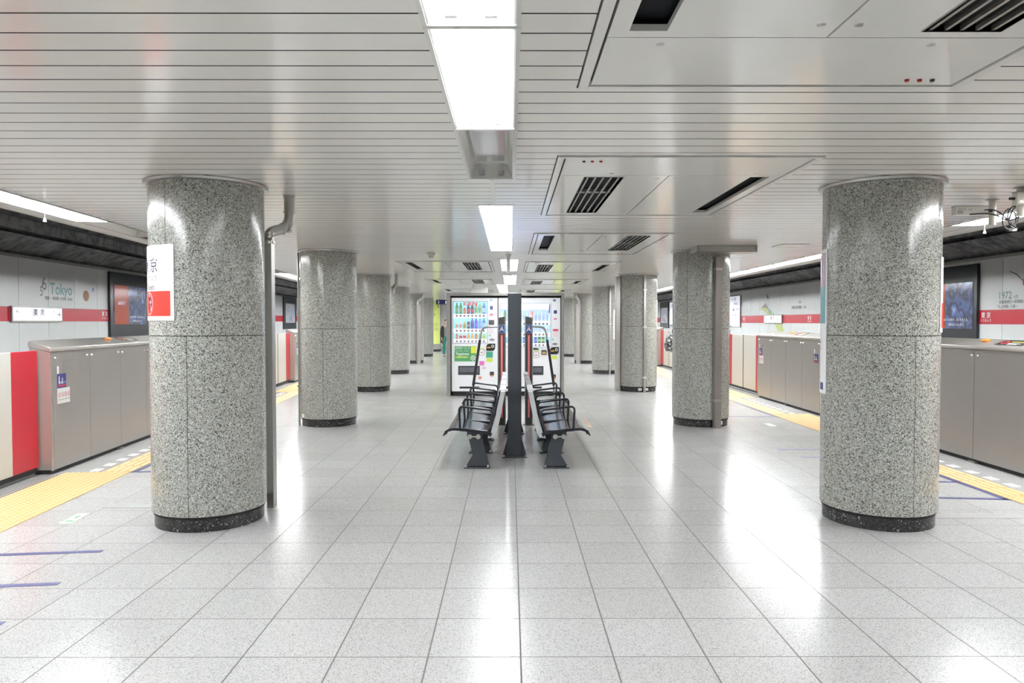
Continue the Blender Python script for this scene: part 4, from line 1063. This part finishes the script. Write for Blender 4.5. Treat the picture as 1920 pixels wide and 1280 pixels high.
# ------------------------------------------------------------------ tactile paving and platform markings
def strip_plate(side, lx0, lx1, s0, s1, z=.004, bm=None):
    b = bm or MB(); return b.prism([(lx0, 0.0005), (lx1, .0005), (lx1, z), (lx0, z)], lambda u, v, w_: sp(side, u, w_, v), s0, s1)
def tactile(side, s0, s1, dots, where):
    lx0 = -.77; lx1 = -.09 if dots else -.46
    org = sp(side, (lx0+lx1)/2, (s0+s1)/2)
    r = thing('tactile_paving', ('yellow studded tactile paving ' if dots else 'yellow ribbed tactile strip ') + where, 'tactile paving', org, 0, 'yellow tactile paving')
    b = MB(); n = max(1, int((s1-s0)/.3))
    for i in range(n):
        a = s0+(s1-s0)*i/n; strip_plate(side, lx0, lx1, a+.001, s0+(s1-s0)*(i+1)/n-.001, .004, b)
    b.build('tiles', YELLOW, r, org=org, smooth=False)
    b = MB()
    if dots:
        p = .0567; na = int((lx1-lx0)/p); nb = int((s1-s0)/p)
        seg = 8 if s0 < 9 else 5
        for i in range(na):
            for j in range(nb):
                c = sp(side, lx0+(lx1-lx0)*(i+.5)/na, s0+(s1-s0)*(j+.5)/nb, .004)
                b.cyl(c, c+Vector((0, 0, .005)), .016, .010, seg)
        b.build('studs', STUD, r, org=org, kind='stuff')
    else:
        n = int((s1-s0)/.3)
        for i in range(4):
            c = lx0+(lx1-lx0)*(i+.5)/4
            for j in range(n):
                a = s0+(s1-s0)*j/n
                b.prism([(c-.017, .004), (c+.017, .004), (c+.010, .009), (c-.010, .009)], lambda u, v, w_: sp(side, u, w_, v), a+.015, a+(s1-s0)/n-.015)
        b.build('ribs', STUD, r, org=org, smooth=False)
        org2 = sp(side, -.35, (s0+s1)/2); n = int((s1-s0)/.3)
        for j in range(n):
            a = s0+.05+(s1-s0)*j/n
            m_ = strip_plate(side, -.40, -.305, a, a+.15, .003); o = m_.build('floor_dash', WHITEP, org=sp(side, -.35, a+.07), smooth=False)
            tag(o, 'white floor dash by the yellow strip ' + where.replace('in front of the ', 'at the ').replace('with two stickers', 'farther on'), 'marking', 'white dashes along the tactile strips')
D = [('left', 4.9, 7.72, 'in front of the red door at the left edge'), ('left', 10.75, 13.5, 'behind the near left pillar'), ('left', 16.55, 19.3, 'between the first and second left pillars'),
     ('right', 3.9, 6.66, 'at the lower right edge'), ('right', 9.8, 12.6, 'just left of the near right pillar'), ('right', 15.3, 18.2, 'right of the second right pillar'), ('right', 23.4, 26.1, 'in front of the gate far down the right side')]
Bq = [('left', 7.72, 10.75, 'in front of the near left gate cabinet'), ('left', 13.5, 16.55, 'behind the near left pillar'), ('left', 19.3, 22.5, 'beside the second left pillar'),
      ('right', 6.66, 9.8, 'in front of the near right gate cabinet'), ('right', 12.6, 15.3, 'in front of the right gate cabinet with two stickers'), ('right', 18.2, 23.4, 'behind the second right pillar')]
for a in D: tactile(a[0], a[1], a[2], True, a[3])
for a in Bq: tactile(a[0], a[1], a[2], False, a[3])
# dark grooved sill at the doors
for side, s0, s1, wr in (('left', 4.9, 7.6, 'below the red door at the left edge'), ('left', 16.6, 19.25, 'below the door between the left pillars'), ('right', 9.85, 12.33, 'below the door behind the near right pillar'), ('right', 15.5, 18.15, 'below the door right of the second right pillar'), ('right', 23.4, 26.06, 'below the far right door')):
    org = sp(side, .03, (s0+s1)/2); r = thing('door_sill', 'dark grooved sill on the platform edge ' + wr, 'sill', org)
    strip_plate(side, -.085, .165, s0, s1, .003).build('plate', mat('sill_grey', (.10, .10, .10), .5), r, org=org, smooth=False)
    b = MB()
    for i in range(5): strip_plate(side, -.07+i*.045, -.05+i*.045, s0+.02, s1-.02, .006, b)
    b.build('ridges', mat('sill_ridge', (.33, .33, .32), .5), r, org=org, smooth=False)
def flat_marking(name, pts, m, label, cat, z=.0025, group=None):
    o = (sum(p[0] for p in pts)/len(pts), sum(p[1] for p in pts)/len(pts), 0)
    return tag(MB().prism(pts, lambda u, v, w_: (u, v, w_), .0004, z).build(name, m, org=o, smooth=False), label, cat, group)
def line(name, a, c, w_, m, label):
    a = Vector(a); c = Vector(c); n = (c-a).normalized(); n = Vector((-n.y, n.x))*w_/2
    return flat_marking(name, [tuple(a-n), tuple(c-n), tuple(c+n), tuple(a+n)], m, label, 'marking', group='blue queue lines on the floor')
line('queue_line', (-3.98, 4.93), (-2.89, 5.06), .05, TAPE, 'blue queue line on the floor at the left edge, farther one')
line('queue_line', (-3.98, 4.29), (-2.80, 4.43), .05, TAPE, 'blue queue line on the floor at the left edge, middle one')
line('queue_line', (-3.9, 3.69), (-2.73, 3.84), .05, TAPE, 'blue queue line on the floor at the left edge, nearest one')
line('queue_line', (-4.06, 7.76), (-4.18, 9.4), .05, TAPE, 'blue line along the left yellow strip beside the near left pillar')
line('queue_line', (-4.14, 7.75), (-3.3, 7.80), .05, TAPE, 'blue crosswise line meeting the yellow strip left of the near left pillar')
line('queue_line', (4.53, 6.50), (4.545, 8.3), .055, TAPE, 'blue line along the yellow strip right of the near right pillar')
line('queue_line', (4.54, 6.53), (3.7, 6.62), .055, TAPE, 'blue crosswise line right of the near right pillar, closer one')
line('queue_line', (4.53, 7.24), (3.8, 7.26), .05, TAPE, 'blue crosswise line right of the near right pillar, farther one')
line('queue_line', (4.52, 9.1), (3.4, 9.12), .05, TAPE, 'blue crosswise line just left of the near right pillar, farther one')
line('queue_line', (4.52, 8.58), (3.5, 8.6), .05, TAPE, 'blue crosswise line just left of the near right pillar, closer one')
line('queue_line', (4.53, 12.2), (4.54, 14.4), .05, TAPE, 'blue line along the yellow strip right of the second right pillar')
line('queue_line', (4.53, 12.25), (3.6, 12.3), .05, TAPE, 'blue crosswise line beside the second right pillar')
def floor_sticker(loc, rz, label):
    r = thing('floor_sticker', label, 'sticker', (loc[0], loc[1], 0), rz)
    MB().box(-.05, .05, -.15, .15, .0004, .002).build('sheet', GREENT, r, smooth=False)
    f = lambda x, y, d=0: Vector((y*-1, x, .0023)) if False else Vector((x, y, .0023))
    b = MB().polymap([(-.03, .05), (0, .09), (.03, .05), (.012, .05), (.012, 0), (-.012, 0), (-.012, .05)], f)
    b.box(-.03, .03, -.1, -.06, .0021, .0024)
    b.build('arrow_print', mat('marker_green_dark', (.1, .3, .15), .4, var=0), r, smooth=False, fixn=False)
floor_sticker((-3.60, 5.91), SL, 'pale green exit marker on the floor left of the near left pillar')
floor_sticker((4.09, 11.28), 0, 'faint pale green exit marker on the floor beside the second right pillar')
# drain grates and orange sticker
for (x0, x1, y, wr) in ((-3.56, -2.95, 6.32, 'left of the near left pillar'), (3.5, 4.6, 5.97, 'right of the near right pillar')):
    r = thing('drain_grate', 'narrow grey drain grate in the floor ' + wr, 'grate', ((x0+x1)/2, y, 0)); W = (x1-x0)/2
    MB().box(-W, W, -.075, .075, .0004, .002).build('slot', mat('grate_dark', (.30, .30, .30), .5), r, smooth=False)
    b = MB(); n = int(2*W/.02)
    for i in range(n): b.box(-W+2*W*i/n, -W+2*W*i/n+.01, -.072, .072, .002, .004)
    b.build('bars', mat('grate_bar', (.62, .62, .61), .4, .2), r, smooth=False)
r = thing('floor_sticker', 'faded orange writing on the floor right of the right bench', 'sticker', (1.226, 11.5, 0))
f = lambda x, y, d=0: Vector((x, y, .0012))
b = MB()
for i in range(4): b.box(-.04, .04, -.42+i*.22, -.28+i*.22, .0003, .0012)
b.build('lettering', mat('faded_orange', (.62, .42, .28), .4, var=.2, scale=30), r, smooth=False)

# ------------------------------------------------------------------ things on the track walls
def WP(side, px, py):
    """photo pixel -> (s, z) on a track wall"""
    if side == 'right': s = 9.275*1350/(px-957.0); return s, 1.625-(py-603)*s/1350
    s = 8.19/((957.0-px)/1350-.0775); return s*1.003+.306, 1.625-(py-603)*s/1350
def wmap(side, s0, z0):
    """local map: x to the viewer's right along the wall, y up"""
    g_ = ssign(side); n = (Vector(sp(side, 0, 0)) - Vector(sp(side, 1, 0))).normalized()
    return lambda x, y, d=0: sp(side, 3.938, s0 - g_*x, z0+y) + n*d
def ad_board(side, s0, s1, z0, z1, scr, cols, label, glass_emit=.5, text=None):
    org = sp(side, 3.93, (s0+s1)/2, z0); r = thing('advert_board', label, 'advert board', org, 0, 'advert boards on the track walls')
    sm = (s0+s1)/2; h = (s1-s0)/2; f = wmap(side, sm, z0); H = z1-z0
    MB().plate(-h, h, 0, H, f, .002, .06).build('frame', mat('board_charcoal', (.028, .032, .04), .25, var=.05), r, org=org, smooth=False)
    a, c, e, g2 = scr
    MB().plate(a, c, e, g2, f, .061, .068).build('screen', cols, r, org=org, smooth=False)
    if text:
        MB().plate(a, a+(c-a)*(.52 if side == 'right' else .43), e, g2, f, .0685, .07).build('screen_panel', mat('screen_orange', srgb('9c4a3a')[:3], .15, emit=.35), r, org=org, smooth=False)
        MB().text(text, .16, a+(c-a)*.22, e+(g2-e)*.5, f, .071).build('lettering', mat('lettering_screen', (.75, .72, .9), .3, emit=.4), r, org=org, smooth=False, fixn=False)
        b = MB().text('あなたの声が、まちを変える。', .062, a+(c-a)*.72, e+.16, f, .0705).text('ご案内はこちらまで。', .062, a+(c-a)*.72, e+.06, f, .0705)
        b.build('caption', LWHITE, r, org=org, smooth=False, fixn=False)
    return r
scr1 = ad_mat('screen_crowd', ['2c2a34', '5c6a90', '4a4a54', '6878a8', '9aa4bc'], 3.2, .5)
scr2 = ad_mat('screen_far', ['4a4a52', '8898a8', 'a8a0a0', '6888b8'], 3, .4)
ad_board('left', 17.47, 19.9, 1.26, 2.815, (-1.03, .70, .30, 1.25), scr1, 'dark advert board with an orange and blue screen on the left track wall', text='andry!')
ad_board('right', 14.22, 16.45, 1.24, 2.77, (-.85, .995, .24, 1.18), scr1, 'dark advert board with a blue crowd screen on the right track wall', text='andry!')
ad_board('left', 34.9, 37.6, 1.26, 2.82, (-1.0, 1.0, .3, 1.25), scr2, 'distant dark advert board on the left track wall')
ad_board('right', 42.0, 44.3, 1.24, 2.80, (-.9, .9, .3, 1.2), scr2, 'distant dark advert board on the right track wall')
def lit_board(side, s0, s1, z0, z1, label, kind, cat):
    sm = (s0+s1)/2; h = (s1-s0)/2; org = sp(side, 3.9, sm, z0); f = wmap(side, sm, z0); H = z1-z0
    r = thing(kind, label, cat, org)
    MB().plate(-h-.03, h+.03, -.03, H+.03, f, .002, .05).build('frame', STEELD, r, org=org, smooth=False)
    MB().plate(-h, h, 0, H, f, .051, .056).build('lit_face', LITW, r, org=org, smooth=False)
    return r, f, h, H, org
for side, s0, s1, z0, z1, lab in (('left', 13.70, 15.35, 1.645, 1.89, 'backlit station name sign with an arrow in the left red band'), ('right', 24.5, 26.15, 1.585, 1.835, 'backlit station name sign with an arrow in the right red band')):
    r, f, h, H, org = lit_board(side, s0, s1, z0, z1, lab, 'station_sign', 'sign')
    b = MB().text('東  京', .15, .0, H*.42, f, .058, bold=.003).text('Tokyo', .055, 0, H*.14, f, .058).text('大手町', .06, h*.62, H*.62, f, .058).text('Otemachi', .04, h*.62, H*.36, f, .058).text('→', .16, h*.86, H*.3, f, .058, bold=.003)
    b.text('銀座', .05, -h*.85, H*.62, f, .058)
    b.build('lettering', LETTER, r, org=org, smooth=False, fixn=False)
    b = MB().disc(-h*.28, H*.5, .10, f, .058, 24, rx=.055, r0=.09).mat(1).text('M', .06, -h*.28, H*.55, f, .058).text('17', .07, -h*.28, H*.3, f, .058)
    b.build('line_symbol', [LRED, LETTER], r, org=org, smooth=False, fixn=False)
for side, s0, s1, z0, z1, lab in (('right', 28.95, 31.2, 1.42, 2.66, 'backlit route map board left of the right red band, past the second right pillar'), ('right', 39.6, 41.7, 1.42, 2.72, 'distant backlit board left of the second right pillar')):
    r, f, h, H, org = lit_board(side, s0, s1, z0, z1, lab, 'route_map', 'map board')
    b = MB()
    for (x, y, t, s_) in ((.3, .86, '丸ノ内線', .17), (.55, .72, '池袋方面', .13), (.75, .52, '大手町', .15), (.3, .52, '銀座', .13), (.4, .33, '東京 → 新宿', .13), (-.3, .33, '出口', .13), (-.4, .8, '路線図', .15)): b.text(t, s_, x*h, y*H, f, .058, bold=.002)
    b.build('lettering', mat('lettering_slate', (.1, .11, .3), .5, var=0), r, org=org, smooth=False, fixn=False)
    b = MB().disc(.45*h, .13*H, .09, f, .058, 20, r0=.06).mat(1).disc(-.1*h, .13*H, .09, f, .058, 20, r0=.06); b.plate(-h, h*.1, .0, .03, f, .057, .059)
    b.build('line_symbols', [LRED, LBLUE], r, org=org, smooth=False, fixn=False)
# white station lettering painted on the bands
def wall_text(side, px, py, items, m, label, d=.0035):
    s, z = WP(side, px, py); org = sp(side, 3.9, s, z); f = wmap(side, s, z)
    b = MB()
    for (t, size, x, y, bold) in items: b.text(t, size, x, y, f, d, bold=bold)
    o = b.build('wall_lettering', m, org=org, smooth=False, fixn=False); return tag(o, label, 'lettering')
it = [('東 京', .125, 0, -.015, .002), ('とうきょう', .065, 0, -.095, .001)]
wall_text('left', 199, 591, it, LWHITE, 'white station name on the left red band beside the dark advert board', .016)
wall_text('right', 1851, 594, it, LWHITE, 'white station name on the right red band beside the near dark advert board', .016)
wall_text('right', 1519, 598, it, LWHITE, 'white station name on the right red band just left of the near right pillar', .016)
wall_text('right', 1396, 599, it, LWHITE, 'white station name on the right red band beside the backlit map', .016)
wall_text('left', 534, 598, it, LWHITE, 'white station name on the distant left red band', .016)
wall_text('left', 84, 536, [('5', .28, -.02, -.20, 0), ('6', .38, .08, -.08, 0)], mat('mural_grey', (.22, .24, .24), .4, var=0), 'grey numerals 56 printed on the left track wall')
wall_text('left', 115, 546, [('Tokyo', .33, .10, -.07, .003)], mat('mural_teal', (.22, .50, .52), .4, var=0), 'large teal word Tokyo printed on the left track wall')
wall_text('left', 116, 561, [('開業 ─ 東京駅〜大手町 1956年', .075, 0, -.02, .001)], mat('mural_dark', (.12, .12, .12), .4, var=0), 'small grey caption under the teal word on the left track wall')
wall_text('right', 1889, 555, [('1972', .19, -.06, -.05, 0), ('4月', .08, .24, -.05, 0)], mat('mural_green', (.16, .30, .24), .4, var=0), 'green year and month printed on the right track wall')
wall_text('right', 1897, 566, [('荻窪線(新宿〜荻窪間)の名称を', .066, .12, -.02, .0006), ('「丸ノ内線」に統一', .066, -.12, -.105, .0006)], mat('mural_dark', (.12, .12, .12), .4, var=0), 'two line grey caption under the year on the right track wall')
wall_text('right', 1498, 578.5, [('方南町支線 開通 ─ 1961', .11, 0, 0, .002)], mat('mural_dark', (.12, .12, .12), .4, var=0), 'small grey caption on the wall panel behind the right gate cabinet')
def decal(side, pts, cols, label, name='wall_print', d=.0035):
    s0, z0 = WP(side, *pts[0][0]); org = sp(side, 3.9, s0, z0); f = wmap(side, s0, z0); g_ = ssign(side); b = MB()
    for i, poly in enumerate(pts):
        P = []
        for q in poly:
            s, z = WP(side, *q); P.append((-(s-s0)*g_, z-z0))
        b.mat(i % len(cols)).polymap(P, f, d+.001*i)
    o = b.build(name, cols, org=org, smooth=False, fixn=False); return tag(o, label, 'wall print')
def ell(cx, cy, rx, ry, n=20): return [(cx+rx*math.cos(2*PI*i/n), cy+ry*math.sin(2*PI*i/n)) for i in range(n)]
decal('left', [ell(166, 555, 5, 10)], [mat('mural_brown', (.40, .17, .06), .4, var=.1)], 'brown oval printed on the left track wall')
decal('left', [ell(179, 543.5, 2, 3.5), ell(179, 543.5, .9, 1.6)], [mat('mural_blue', (.28, .30, .68), .4, var=0), mat('mural_pale', (.6, .65, .8), .4, var=0)], 'small blue flower printed on the left track wall')
yg = mat('mural_lime', (.55, .62, .20), .4, var=.05); tl = mat('mural_mint', (.36, .56, .47), .4, var=.05); pk = mat('mural_mauve', (.50, .42, .42), .4, var=0)
decal('right', [[(1453, 606.5), (1464, 606.5), (1472, 623), (1459.5, 623)], [(1424, 578), (1430, 576.5), (1438, 578), (1446, 591.5), (1440, 591.5), (1434, 583.5), (1428, 581)], [(1439, 578), (1442, 579.5), (1448, 583), (1454, 591.5), (1446, 591.5)], [(1428, 576), (1436, 568), (1441, 578)], [(1437, 551), (1440, 555), (1441, 561), (1439, 560)]], [yg, yg, tl, pk, mat('mural_ink', (.06, .06, .06), .4, var=0)], 'lime and mint ribbon drawing on the right track wall')
decal('right', [ell(1500, 566.5, 3, 2.6)], [mat('mural_bluegrey', (.42, .46, .60), .4, var=0)], 'small blue grey drawing on the right track wall above its caption')
decal('right', [[(1893, 508), (1906, 513), (1917, 524), (1917, 526), (1905, 515), (1893, 509.5)], [(1917, 524), (1924, 520), (1926, 532), (1919, 536)]], [mat('mural_stem', (.15, .13, .12), .4, var=0), mat('mural_rust', (.42, .10, .05), .4, var=0)], 'thin curved stem drawing at the right edge of the right track wall')

# ------------------------------------------------------------------ antenna boxes with cables under the right ceiling
def antenna(loc, w_, label, txt):
    r = thing('antenna_box', label, 'antenna', loc)
    MB().lathe([(0, 0), (.055, 0), (.055, -.008), (.04, -.012), (0, -.012)], seg=16).build('ceiling_flange', STEEL, r)
    MB().cyl((0, 0, -.01), (0, 0, -.235), .030, None, 14).build('hanger_pole', CREAM, r)
    return r
PAPER = mat('box_offwhite', (.60, .59, .54), .4, var=.05)
for (loc, bx0, bx1, zb, zt, lab, txt) in (((4.39, 6.58, CEIL), -.40, -.10, -.155, -.075, 'off white antenna box hanging right of the near right pillar, lower left one of two', 'ANT 1A'),
                                          ((4.23, 5.99, CEIL), -.10, .50, -.155, -.055, 'off white antenna box at the right edge of the picture, upper right one of two', 'ANT 2C')):
    r = antenna(loc, 0, lab, txt)
    MB().box(bx0, bx1, -.10, -.04, zb, zt).build('box', PAPER, r, smooth=False, bevel=.004)
    MB().box(bx0-.004, bx1+.004, -.104, -.036, zt, zt+.004).build('box_lid', STEELD, r, smooth=False)
    f = planar((bx0, -.1015, zb), (1, 0, 0), (0, 0, 1), (0, -1, 0))
    MB().text(txt, .036, (bx1-bx0)*(.38 if txt[4] == '2' else .3), (zt-zb)*.45, f).build('lettering', mat('lettering_grey', (.25, .25, .3), .5, var=0), r, smooth=False, fixn=False)
    MB().plate(.02, .07, .012, .035, f, 0, .001).build('type_plate', STEELD, r, smooth=False)
    MB().cyl((bx1 if txt[4] == '1' else bx0, -.07, (zb+zt)/2), ((bx1+.05) if txt[4] == '1' else (bx0-.04), -.07, (zb+zt)/2), .012, None, 10).build('connector', RUBBER, r)
o = (4.30, 6.35, CEIL-.1); r = thing('cable_bundle', 'tangle of black cables looping under the antenna boxes', 'cables', o)
def wire(pts, rad=.006): MB().tube(rounded(pts, .09, 6), rad, 8).build('cable', CABLE, r)
wire([(-.15, .15, -.02), (.05, .12, .0), (.12, .05, -.12), (.16, .0, -.2)]); wire([(-.18, .13, -.05), (.0, .1, -.04), (.1, .0, -.14), (.2, -.05, -.05)])
wire([(.1, -.35, .0), (0.0, -.2, -.0), (.0, -.1, -.16), (.14, .0, -.20)])
for (x, y, z, rx, rz_, n, tilt) in ((.10, .02, -.11, .075, .085, 3, .3), (.24, -.10, -.09, .085, .10, 2, -.3), (.02, -.15, -.10, .06, .075, 2, .6)):
    for q in range(n):
        pts = [(x+q*.01+rx*math.cos(t), y+.3*rx*math.cos(t+tilt)+q*.012, z+rz_*(1+.08*q)*math.sin(t)) for t in [2*PI*i/20 for i in range(20)]]
        MB().tube(pts, .0055, 8, closed=True).build('cable_loop', CABLE, r)
for x, y in ((.13, 0.0), (.27, -.1)): MB().cyl((x-.02, y, -.205), (x+.02, y, -.205), .012, None, 10).build('cable_tie', WHITEP, r)

# ------------------------------------------------------------------ people
SKIN = mat('skin', (.62, .40, .30), .5, var=.03)
def skinned(name, chains, m, par, sub=2, smooth=True):
    """chains: list of [(co, radius), ...]; a chain may start with an int index into already placed vertices"""
    vs, es, rs, roots = [], [], [], []
    for ch in chains:
        prev = None
        for it_ in ch:
            if isinstance(it_, int): prev = it_; continue
            co, rad = it_; vs.append(co); rs.append(rad if isinstance(rad, tuple) else (rad, rad)); i = len(vs)-1
            if prev is not None: es.append((prev, i))
            else: roots.append(i)
            prev = i
    me = bpy.data.meshes.new(name); me.from_pydata(vs, es, []); o = bpy.data.objects.new(name, me); COL.objects.link(o); o.parent = par
    md = o.modifiers.new('skin', 'SKIN'); md.use_smooth_shade = True
    for i, q in enumerate(rs):
        d = me.skin_vertices[0].data[i]; d.radius = q; d.use_root = (i in roots)
    sb = o.modifiers.new('sub', 'SUBSURF'); sb.levels = sub; sb.render_levels = sub
    me.materials.append(m); return o
def hand(w0, d, side, idx):
    """palm and five separate fingers; w0 wrist, d downward direction sign; returns chains starting from wrist index idx"""
    x, y, z = w0; L = []
    return L
def person(loc, rz, label, cloth, kind):
    r = thing('person', label, 'person', loc, rz)
    # body: faces -y locally; one vertex per joint, hips first
    C = []
    C.append([((0, 0, .93), (.135, .10)), ((0, 0, 1.08), (.12, .09)), ((0, .005, 1.25), (.145, .10)), ((0, .01, 1.38), (.13, .085)), ((0, 0, 1.45), (.055, .055)), ((0, -.01, 1.51), (.05, .05)), ((0, -.015, 1.57), (.072, .082)), ((0, -.012, 1.63), (.080, .092)), ((0, -.008, 1.69), (.062, .072))])
    n = 9
    for s in (-1, 1):
        # leg
        C.append([0, ((s*.095, 0, .86), .092), ((s*.10, -.01, .68), .078), ((s*.10, -.01, .48), .055), ((s*.10, .015, .33), .055), ((s*.10, .02, .10), .034), ((s*.10, -.01, .045), .038), ((s*.105, -.10, .03), (.04, .026)), ((s*.108, -.16, .025), (.034, .02))]); n += 8
        # arm
        C.append([3, ((s*.175, .01, 1.38), .052), ((s*.215, .02, 1.24), .042), ((s*.235, .03, 1.10), .036), ((s*.235, -.01, .98), .032), ((s*.232, -.045, .88), .024), ((s*.23, -.05, .84), (.022, .034)), ((s*.23, -.055, .795), (.020, .038))]); n += 7
        palm = n-1
        for k, (dy, ln) in enumerate(((-.030, .060), (-.010, .072), (.010, .067), (.028, .052))):
            C.append([palm, ((s*.228, -.055+dy, .768), .0095), ((s*.222, -.055+dy*1.1, .768-ln*.5), .0085), ((s*.205, -.055+dy*1.1, .768-ln*.95), .007)]); n += 3
        C.append([palm-1, ((s*.222, -.088, .815), .011), ((s*.214, -.102, .785), .0085), ((s*.206, -.108, .765), .0075)]); n += 3
    body = skinned('body', C, SKIN, r, 2)
    MB().lathe([(0, -.012), (.008, -.010), (.012, .0), (.009, .012), (.004, .03), (0, .034)], c=(0, -.107, 1.605), seg=10).build('nose', SKIN, r)
    for s in (-1, 1):
        MB().lathe([(0, -.008), (.011, -.004), (.012, .0), (.011, .004), (0, .008)], c=(s*.030, -.096, 1.638), seg=12).build('eye', mat('eye_dark', (.03, .02, .02), .2, var=0), r)
        MB().box(s*.032-.014, s*.032+.014, -.103, -.096, 1.658, 1.663).build('eyebrow', mat('hair_dark', (.02, .014, .012), .5, var=.1), r, bevel=.001)
        MB().lathe([(0, -.03), (.012, -.02), (.015, .005), (.012, .022), (0, .028)], c=(s*.082, .0, 1.62), seg=10).build('ear', SKIN, r)
    MB().box(-.02, .02, -.101, -.095, 1.572, 1.579).build('mouth', mat('lip', (.45, .16, .15), .5, var=0), r, bevel=.002)
    # hair
    hm = cloth['hair']
    b = MB(); P = [((0, .0, 1.70), .083), ((0, .045, 1.66), .088), ((0, .055, 1.58), .075), ((0, .045, 1.50), .05)]
    skinned('hair', [P], hm, r, 2)
    # clothes
    tr = [[((0, .0, .93), (.150, .118)), ((0, 0, 1.02), (.138, .11))]]; k = 2
    for s in (-1, 1): tr.append([0, ((s*.098, 0, .85), .108), ((s*.102, -.01, .66), .094), ((s*.102, -.005, .46), .078), ((s*.102, .012, .28), .075), ((s*.102, .015, .10), .070)])
    skinned('trousers', tr, cloth['legs'], r, 2)
    tp = [[((0, 0, .90), (.165, .13)), ((0, 0, .99), (.160, .125)), ((0, 0, 1.10), (.150, .118)), ((0, .005, 1.26), (.172, .128)), ((0, .01, 1.385), (.155, .11)), ((0, .003, 1.425), (.075, .07))]]
    skinned('top', tp, cloth['top'], r, 2)
    jk = []
    for s in (-1, 1):
        jk.append([((s*.13, .01, 1.40), .068), ((s*.185, .01, 1.375), .067), ((s*.218, .02, 1.24), .058), ((s*.238, .03, 1.10), .052), ((s*.238, -.01, .98), .048), ((s*.234, -.04, .895), .042)])
        jk.append([((s*.105, .02, 1.43), (.08, .10)), ((s*.125, .015, 1.30), (.092, .15)), ((s*.130, .015, 1.12), (.095, .155)), ((s*.138, .02, .92), (.10, .155)), ((s*.145, .03, .74), (.10, .14)), ((s*.145, .035, .60), (.09, .12))] if kind == 'coat' else [((s*.08, .0, 1.39), (.085, .10)), ((s*.08, .0, 1.20), (.09, .12)), ((s*.08, .0, 1.0), (.095, .13)), ((s*.08, .0, .92), (.09, .12))])
    if kind == 'coat': jk.append([((0, .07, 1.38), (.10, .055)), ((0, .075, 1.1), (.12, .06)), ((0, .08, .70), (.13, .06))])
    skinned('jacket', jk, cloth['jacket'], r, 2)
    for s in (-1, 1):
        skinned('shoe', [[((s*.102, .035, .042), (.045, .04)), ((s*.103, -.05, .036), (.046, .034)), ((s*.107, -.14, .030), (.045, .028)), ((s*.108, -.19, .026), (.036, .022))]], cloth['shoe'], r, 2)
    if cloth.get('mask'):
        MB().lathe([(0, -.048), (.040, -.04), (.052, -.01), (.050, .015), (.03, .036), (0, .042)], c=(0, -.068, 1.588), seg=16).build('face_mask', WHITEP, r)
    return r
hd = mat('hair_brown', (.06, .022, .018), .5, var=.15, scale=40)
person((-2.985, 33.5, 0), math.radians(20), 'person in green trousers, long black coat and white face mask, left of the vending machines', dict(hair=hd, legs=mat('trousers_green', (.02, .20, .14), .7), top=mat('top_patterned', (.22, .23, .22), .8, var=.7, scale=45), jacket=mat('coat_black', (.014, .014, .016), .7), shoe=mat('shoe_black', (.02, .02, .02), .4), mask=True), 'coat')
p2 = (4.60, 19.5, 0)
person(p2, math.radians(90), 'person in purple trousers with a camouflage backpack, mostly hidden behind the second right pillar', dict(hair=mat('hair_black', (.012, .01, .01), .5, var=.1), legs=mat('trousers_purple', (.20, .19, .48), .7), top=mat('top_grey', (.2, .2, .22), .8), jacket=mat('jacket_navy', (.02, .025, .05), .7), shoe=mat('shoe_white', (.6, .6, .6), .5)), 'jacket')
r = thing('backpack', 'black and white camouflage backpack worn by the person behind the second right pillar', 'backpack', (p2[0]-.235, p2[1], 1.05))
CM = camo_mat()
skinned('pack_body', [[((0, 0, -.26), (.10, .14)), ((-.01, 0, -.16), (.135, .18)), ((-.01, 0, .0), (.14, .185)), ((0, 0, .14), (.12, .16)), ((.02, 0, .25), (.07, .10))]], CM, r, 2)
skinned('front_pocket', [[((-.06, 0, -.18), (.07, .14)), ((-.07, 0, -.06), (.08, .15)), ((-.05, 0, .06), (.07, .13))]], CM, r, 2)
for s in (-1, 1): MB().tube(rounded([(.03, s*.09, .26), (.17, s*.10, .33), (.36, s*.11, .20), (.33, s*.13, -.05), (.06, s*.13, -.2)], .08, 5), .016, 8).build('strap', mat('strap_black', (.015, .015, .015), .7), r)
MB().tube(rounded([(.03, -.04, .29), (.03, -.03, .36), (.03, .03, .36), (.03, .04, .29)], .03, 4), .009, 8).build('carry_loop', MATS['strap_black'], r)
